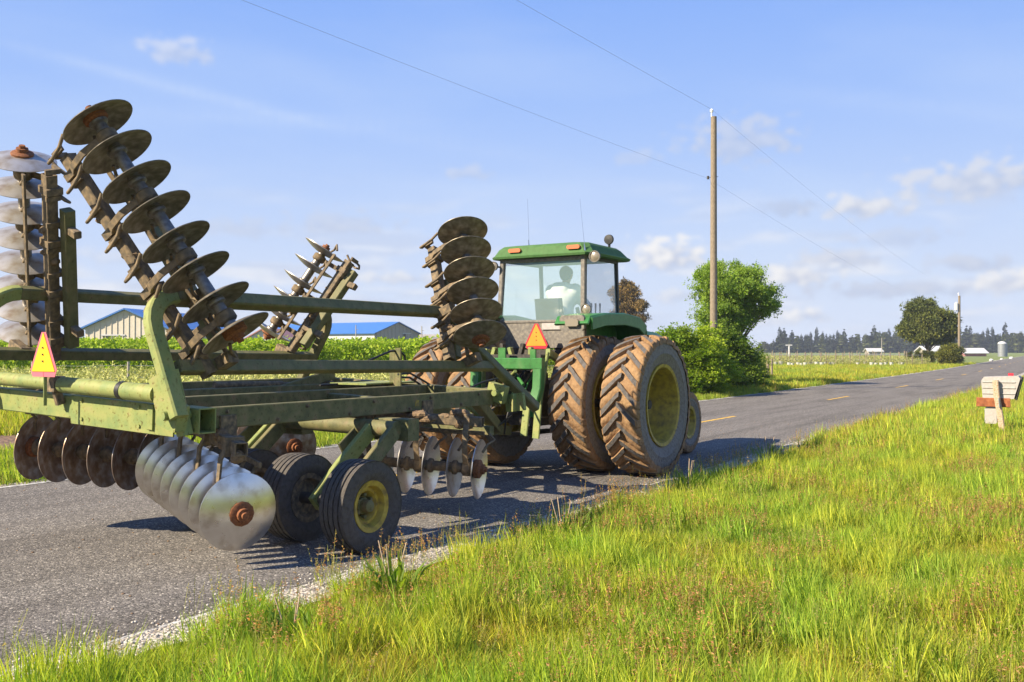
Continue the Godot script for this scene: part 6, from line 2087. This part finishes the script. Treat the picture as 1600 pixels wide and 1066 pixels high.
func make_far_things() -> void:
	var R := Vector3.RIGHT.rotated(Vector3.UP, deg_to_rad(YAW))
	var F := Vector3.FORWARD.rotated(Vector3.UP, deg_to_rad(YAW))
	# poles and lines
	var near := at_depth(1115, 38.2, 0)
	make_pole("tall bare wooden utility pole rising out of the roadside bush", near, 10.95, 0.155, 0.115, false)
	var far := at_depth(1499, 107.0, 0)
	make_pole("far utility pole beside the clipped cedar hedge", far, 7.7, 0.16, 0.12, true)
	var back := near + Vector3(0.3, 0, 80.0)
	var top := Vector3(-0.05, 11.25, 0)
	make_wire("upper overhead line running back over the road from the near pole", near + top, back + Vector3(0, 11.6, 0), 0.5, 0.0045)
	make_wire("lower overhead line running back over the harrow from the near pole", near + Vector3(-0.2, 8.5, 0), back + Vector3(-0.2, 8.9, 0), 0.6, 0.0035)
	make_wire("upper overhead line from the near pole to the far pole", near + top, far + Vector3(-0.05, 8.0, 0), 0.7, 0.003)
	make_wire("lower overhead line from the near pole to the far pole", near + Vector3(-0.2, 8.5, 0), far + Vector3(-0.2, 6.0, 0), 0.7, 0.003)
	for q in [[1052, 190.0, 6.3, "slim distant pole left of the broadleaf tree"], [556, 190.0, 6.6, "grey pole in front of the blue-roofed dark barn"], [659, 190.0, 6.4, "thin pole beside the small white shed"], [1378, 260.0, 5.0, "thin white pole in front of the far tree belt"]]:
		var b := at_depth(q[0], q[1], 0)
		var o := thing("distant_pole", q[3], "pole", b, "distant poles")
		var m := MB.new()
		m.tube(PackedVector3Array([b, b + Vector3(0, q[2], 0)]), [0.14, 0.1], 7)
		part(o, "shaft", m, M.grey_wood)
		m = MB.new()
		m.bar(b + Vector3(0, q[2] - 0.9, 0), b + R * 0.5 + Vector3(0, q[2] - 0.9, 0), 0.08, 0.08)
		part(o, "bracket", m, M.grey_wood)
	var cr := at_depth(1233, 170.0, 0)
	var cross := thing("white_post", "white T-shaped post standing among the young rows", "post", cr)
	var cm := MB.new()
	cm.bar(cr, cr + Vector3(0, 2.4, 0), 0.22, 0.22, Vector3.RIGHT)
	part(cross, "upright", cm, M.white_wall)
	cm = MB.new()
	cm.bar(cr + Vector3(0, 2.5, 0) - R * 0.55, cr + Vector3(0, 2.5, 0) + R * 0.55, 0.25, 0.22)
	part(cross, "crosspiece", cm, M.white_wall)
	# farm buildings across the field
	make_barn("cream_barn", "cream barn with blue metal roof and dark open door", at_depth(133, 120.0, 0), F * 22.0 + R * 2.0, R * 10.4 - F * 0.6, 4.45, 6.7, M.cream, M.cream, M.blue_roof, 14, [0.22, 0.32, 3.4])
	var ax := (R * -0.82 + F * 0.57)
	var gx := (R * 0.57 + F * 0.82)
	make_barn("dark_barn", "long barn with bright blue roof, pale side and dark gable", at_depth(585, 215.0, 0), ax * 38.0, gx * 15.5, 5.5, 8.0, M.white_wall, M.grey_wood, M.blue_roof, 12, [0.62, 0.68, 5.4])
	make_barn("red_roofed_house", "low white house with dull red roof behind the canes", at_depth(385, 170.0, 0), F * 9.0 + R * 1.5, R * 6.2, 3.6, 5.4, M.white_wall, M.white_wall, M.red_roof, 0, [])
	make_barn("white_shed", "small white shed with a grey roof beyond the left rear tyres", at_depth(657, 190.0, 0), R * 7.0 + F * 1.0, F * 5.0, 3.6, 4.6, M.white_wall, M.white_wall, M.grey_wood, 0, [])
	make_barn("red_shed", "low red farm shed with white roof beside the silo", at_depth(1508, 250.0, 0), R * 5.6, F * 5.0, 0.9, 2.0, M.red_roof, M.red_roof, M.white_wall, 0, [])
	make_barn("white_roofed_shed", "low open shed with a white roof under the round tree", at_depth(1449, 170.0, 0), R * 3.2, F * 4.0, 1.5, 2.2, M.grey_wood, M.grey_wood, M.white_wall, 0, [])
	make_barn("distant_shed", "tiny white-roofed shed at the edge of the far field", at_depth(1358, 330.0, 0), R * 4.5, F * 4.0, 1.2, 2.1, M.grey_wood, M.grey_wood, M.white_wall, 0, [])
	# van in front of the cream barn
	var v := at_depth(181, 112.0, 0)
	var van := thing("white_van", "white van parked before the cream barn", "van", v)
	var m := MB.new()
	m.prism(PackedVector2Array([Vector2(0, 0.35), Vector2(2.7, 0.35), Vector2(2.7, 0.95), Vector2(2.2, 1.15), Vector2(1.85, 2.0), Vector2(1.6, 2.2), Vector2(0.1, 2.2), Vector2(0, 2.05)]), v + F * 1.7, v, Vector3.UP)
	part(van, "body", m, M.white_wall)
	m = MB.new()
	m.prism(PackedVector2Array([Vector2(1.3, 1.25), Vector2(2.05, 1.25), Vector2(1.78, 1.9), Vector2(1.3, 1.9)]), v, v - F * 0.012, Vector3.UP)
	part(van, "side_window", m, M.black)
	for x in [0.55, 2.1]:
		m = MB.new()
		m.lathe(PackedVector2Array([Vector2(-0.1, 0), Vector2(-0.1, 0.34), Vector2(0.1, 0.34), Vector2(0.1, 0)]), Transform3D(across(-F), v + R * x + Vector3(0, 0.34, 0)), 16)
		part(van, "wheel", m, M.black)
	# silo
	var s := at_depth(1566, 240.0, 0)
	var silo := thing("grain_silo", "round galvanised silo with domed roof at the far farm", "silo", s)
	var stand := Basis(Vector3.UP, Vector3.LEFT, Vector3.BACK)
	m = MB.new()
	var rings := PackedVector2Array()
	for k in 9:
		rings.append_array(PackedVector2Array([Vector2(k * 0.36, 0.98), Vector2(k * 0.36 + 0.3, 0.98), Vector2(k * 0.36 + 0.31, 1.02), Vector2(k * 0.36 + 0.35, 1.02)]))
	m.lathe(rings, Transform3D(stand, s), 24)
	part(silo, "wall", m, M.galvanised)
	m = MB.new()
	m.lathe(PackedVector2Array([Vector2(3.2, 1.05), Vector2(3.5, 0.9), Vector2(3.75, 0.5), Vector2(3.85, 0.0)]), Transform3D(stand, s), 24)
	part(silo, "dome", m, M.white_wall)
	m = MB.new()
	m.tube(PackedVector3Array([s + R * 1.15, s + R * 1.15 + Vector3(0, 3.2, 0)]), 0.18, 8)
	part(silo, "chute", m, M.galvanised)
	for q in [[1549, 140.0, 0.42], [1565, 155.0, 0.36], [1580, 175.0, 0.5]]:
		var b := at_depth(q[0], q[1], 0)
		var st := thing("white_stone", "white-painted boulder beside the far bend of the road", "boulder", b, "white boulders at the far bend")
		m = MB.new()
		m.lump(b + Vector3(0, q[2] * 0.35, 0), Vector3(q[2] * 0.7, q[2] * 0.5, q[2] * 0.6), clod)
		part(st, "boulder", m, M.white_wall)
	make_mailbox()

func make_mailbox() -> void:
	var base := at_height(1564, 688, 0.0)
	base.y = land(base.x, base.z) - 0.01
	var d := Vector2(base.x, base.z).length()
	var o := thing("mailbox", "grey mailbox on a bent wooden post with an orange-brown board", "mailbox", base)
	var px := d * cos(deg_to_rad(27.0)) / FOCAL        # metres for a pixel of the photograph at this distance
	var P := func(x: float, y: float, back: float) -> Vector3:
		# right and up from the post's foot
		return base + Vector3((x - 1564.0) * px, (688.0 - y) * px, -back)
	var m := MB.new()
	m.sweep(MB.rect(0.1, 0.09, 0.015), PackedVector3Array([P.call(1565, 695, 0), P.call(1565.5, 672, 0), P.call(1562, 645, 0), P.call(1558.5, 622, 0), P.call(1557, 599, 0)]), Vector3.RIGHT)
	part(o, "post", m, M.pale_wood)
	m = MB.new()
	var prof := [[1538, 628], [1536, 600], [1540, 594], [1588, 592], [1591, 596], [1582, 628]]
	var a := PackedVector3Array()
	var b := PackedVector3Array()
	for q in prof:
		a.push_back(P.call(q[0], q[1], 0.07))
		b.push_back(P.call(q[0] + 1.0, q[1], 0.42))
	var mid: Vector3 = P.call(1562, 610, 0.25)
	for k in 6:
		m.face(a[k], a[(k + 1) % 6], b[(k + 1) % 6], b[k], mid)
	for k in range(1, 5):
		m.tri(a[0], a[k], a[k + 1], Vector3.BACK)
		m.tri(b[0], b[k], b[k + 1], Vector3.FORWARD)
	part(o, "box", m, M.grey_plastic)
	m = MB.new()
	for y in [602, 611, 620]:
		m.bar(P.call(1538, y, 0.063), P.call(1584, y, 0.063), 0.014, 0.022)
	part(o, "ridge", m, M.grey_plastic)
	m = MB.new()
	m.sweep(MB.rect(0.3, 0.025, 0.004), PackedVector3Array([P.call(1593, 594, 0.25), P.call(1584, 630, 0.25)]), Vector3.FORWARD)
	part(o, "door", m, M.dark_metal)  # dark slab, paints in the shade on the box's right end
	m = MB.new()
	m.bar(P.call(1529, 634, 0.09), P.call(1577, 634, 0.09), 0.05, 0.17)
	part(o, "board", m, M.orange_wood)
	m = MB.new()
	m.box(P.call(1549, 655, 0.2), Vector3(0.2, 0.3, 0.18), Basis(), 0.02)
	part(o, "newspaper_holder", m, M.grey_plastic)
	m = MB.new()
	m.box(P.call(1577, 590, 0.2), Vector3(0.09, 0.05, 0.02), Basis())
	part(o, "flag", m, M.sign_red)
	m = MB.new()
	m.bar(P.call(1562, 626, -0.055), P.call(1563, 641, -0.055), 0.07, 0.02, Vector3.RIGHT)
	part(o, "steel_strap", m, M.galvanised)

# loose chippings along the pavement's edge and crumbs of soil dropped on the road
func make_chippings() -> void:
	var rg := RandomNumberGenerator.new()
	rg.seed = 64
	var m := MB.new()
	var nz := noise(66, 0.8)
	m.lump(Vector3.ZERO, Vector3(1.0, 0.7, 1.0), nz, 4, 6)
	var mesh := m.build()
	var places := []
	var tints := PackedColorArray()
	for k in 9000:
		var s := 1.0 + 40.0 * pow(rg.randf(), 1.6)
		var x := ROAD_RIGHT + rg.randfn(0.02, 0.17) + bend(s)
		var size := rg.randf_range(0.004, 0.011)
		places.append(Transform3D(Basis(Vector3.UP, rg.randf() * TAU).scaled(Vector3(size, size * 0.8, size)), Vector3(x, size * 0.3 + (0.03 if x > ROAD_RIGHT else 0.0), -s)))
		tints.push_back(Color(0.3, 0.27, 0.23).lerp(Color(0.55, 0.51, 0.45), rg.randf()))
	for k in 900:
		var s := rg.randf_range(2.0, 22.0)
		var x := rg.randf_range(ROAD_LEFT, ROAD_RIGHT)
		var size := rg.randf_range(0.004, 0.014)
		places.append(Transform3D(Basis(Vector3.UP, rg.randf() * TAU).scaled(Vector3(size, size * 0.6, size)), Vector3(x, size * 0.25, -s)))
		tints.push_back(Color(0.16, 0.1, 0.06).lerp(Color(0.26, 0.18, 0.11), rg.randf()))
	var st := StandardMaterial3D.new()
	st.vertex_color_use_as_albedo = true
	st.roughness = 0.95
	var o := many(self, "loose_chippings", mesh, st, places, tints)
	o.set_meta("kind", "stuff")
	tag(o, "loose pale chippings and soil crumbs along the pavement's edge", "gravel")

func _ready() -> void:
	rng.seed = 1
	bumps.seed = 4
	bumps.frequency = 0.06
	make_camera_and_light()
	make_materials()
	make_ground()
	make_grass()
	make_harrow()
	make_tractor()
	make_driver()
	make_plants()
	make_far_things()
	make_chippings()
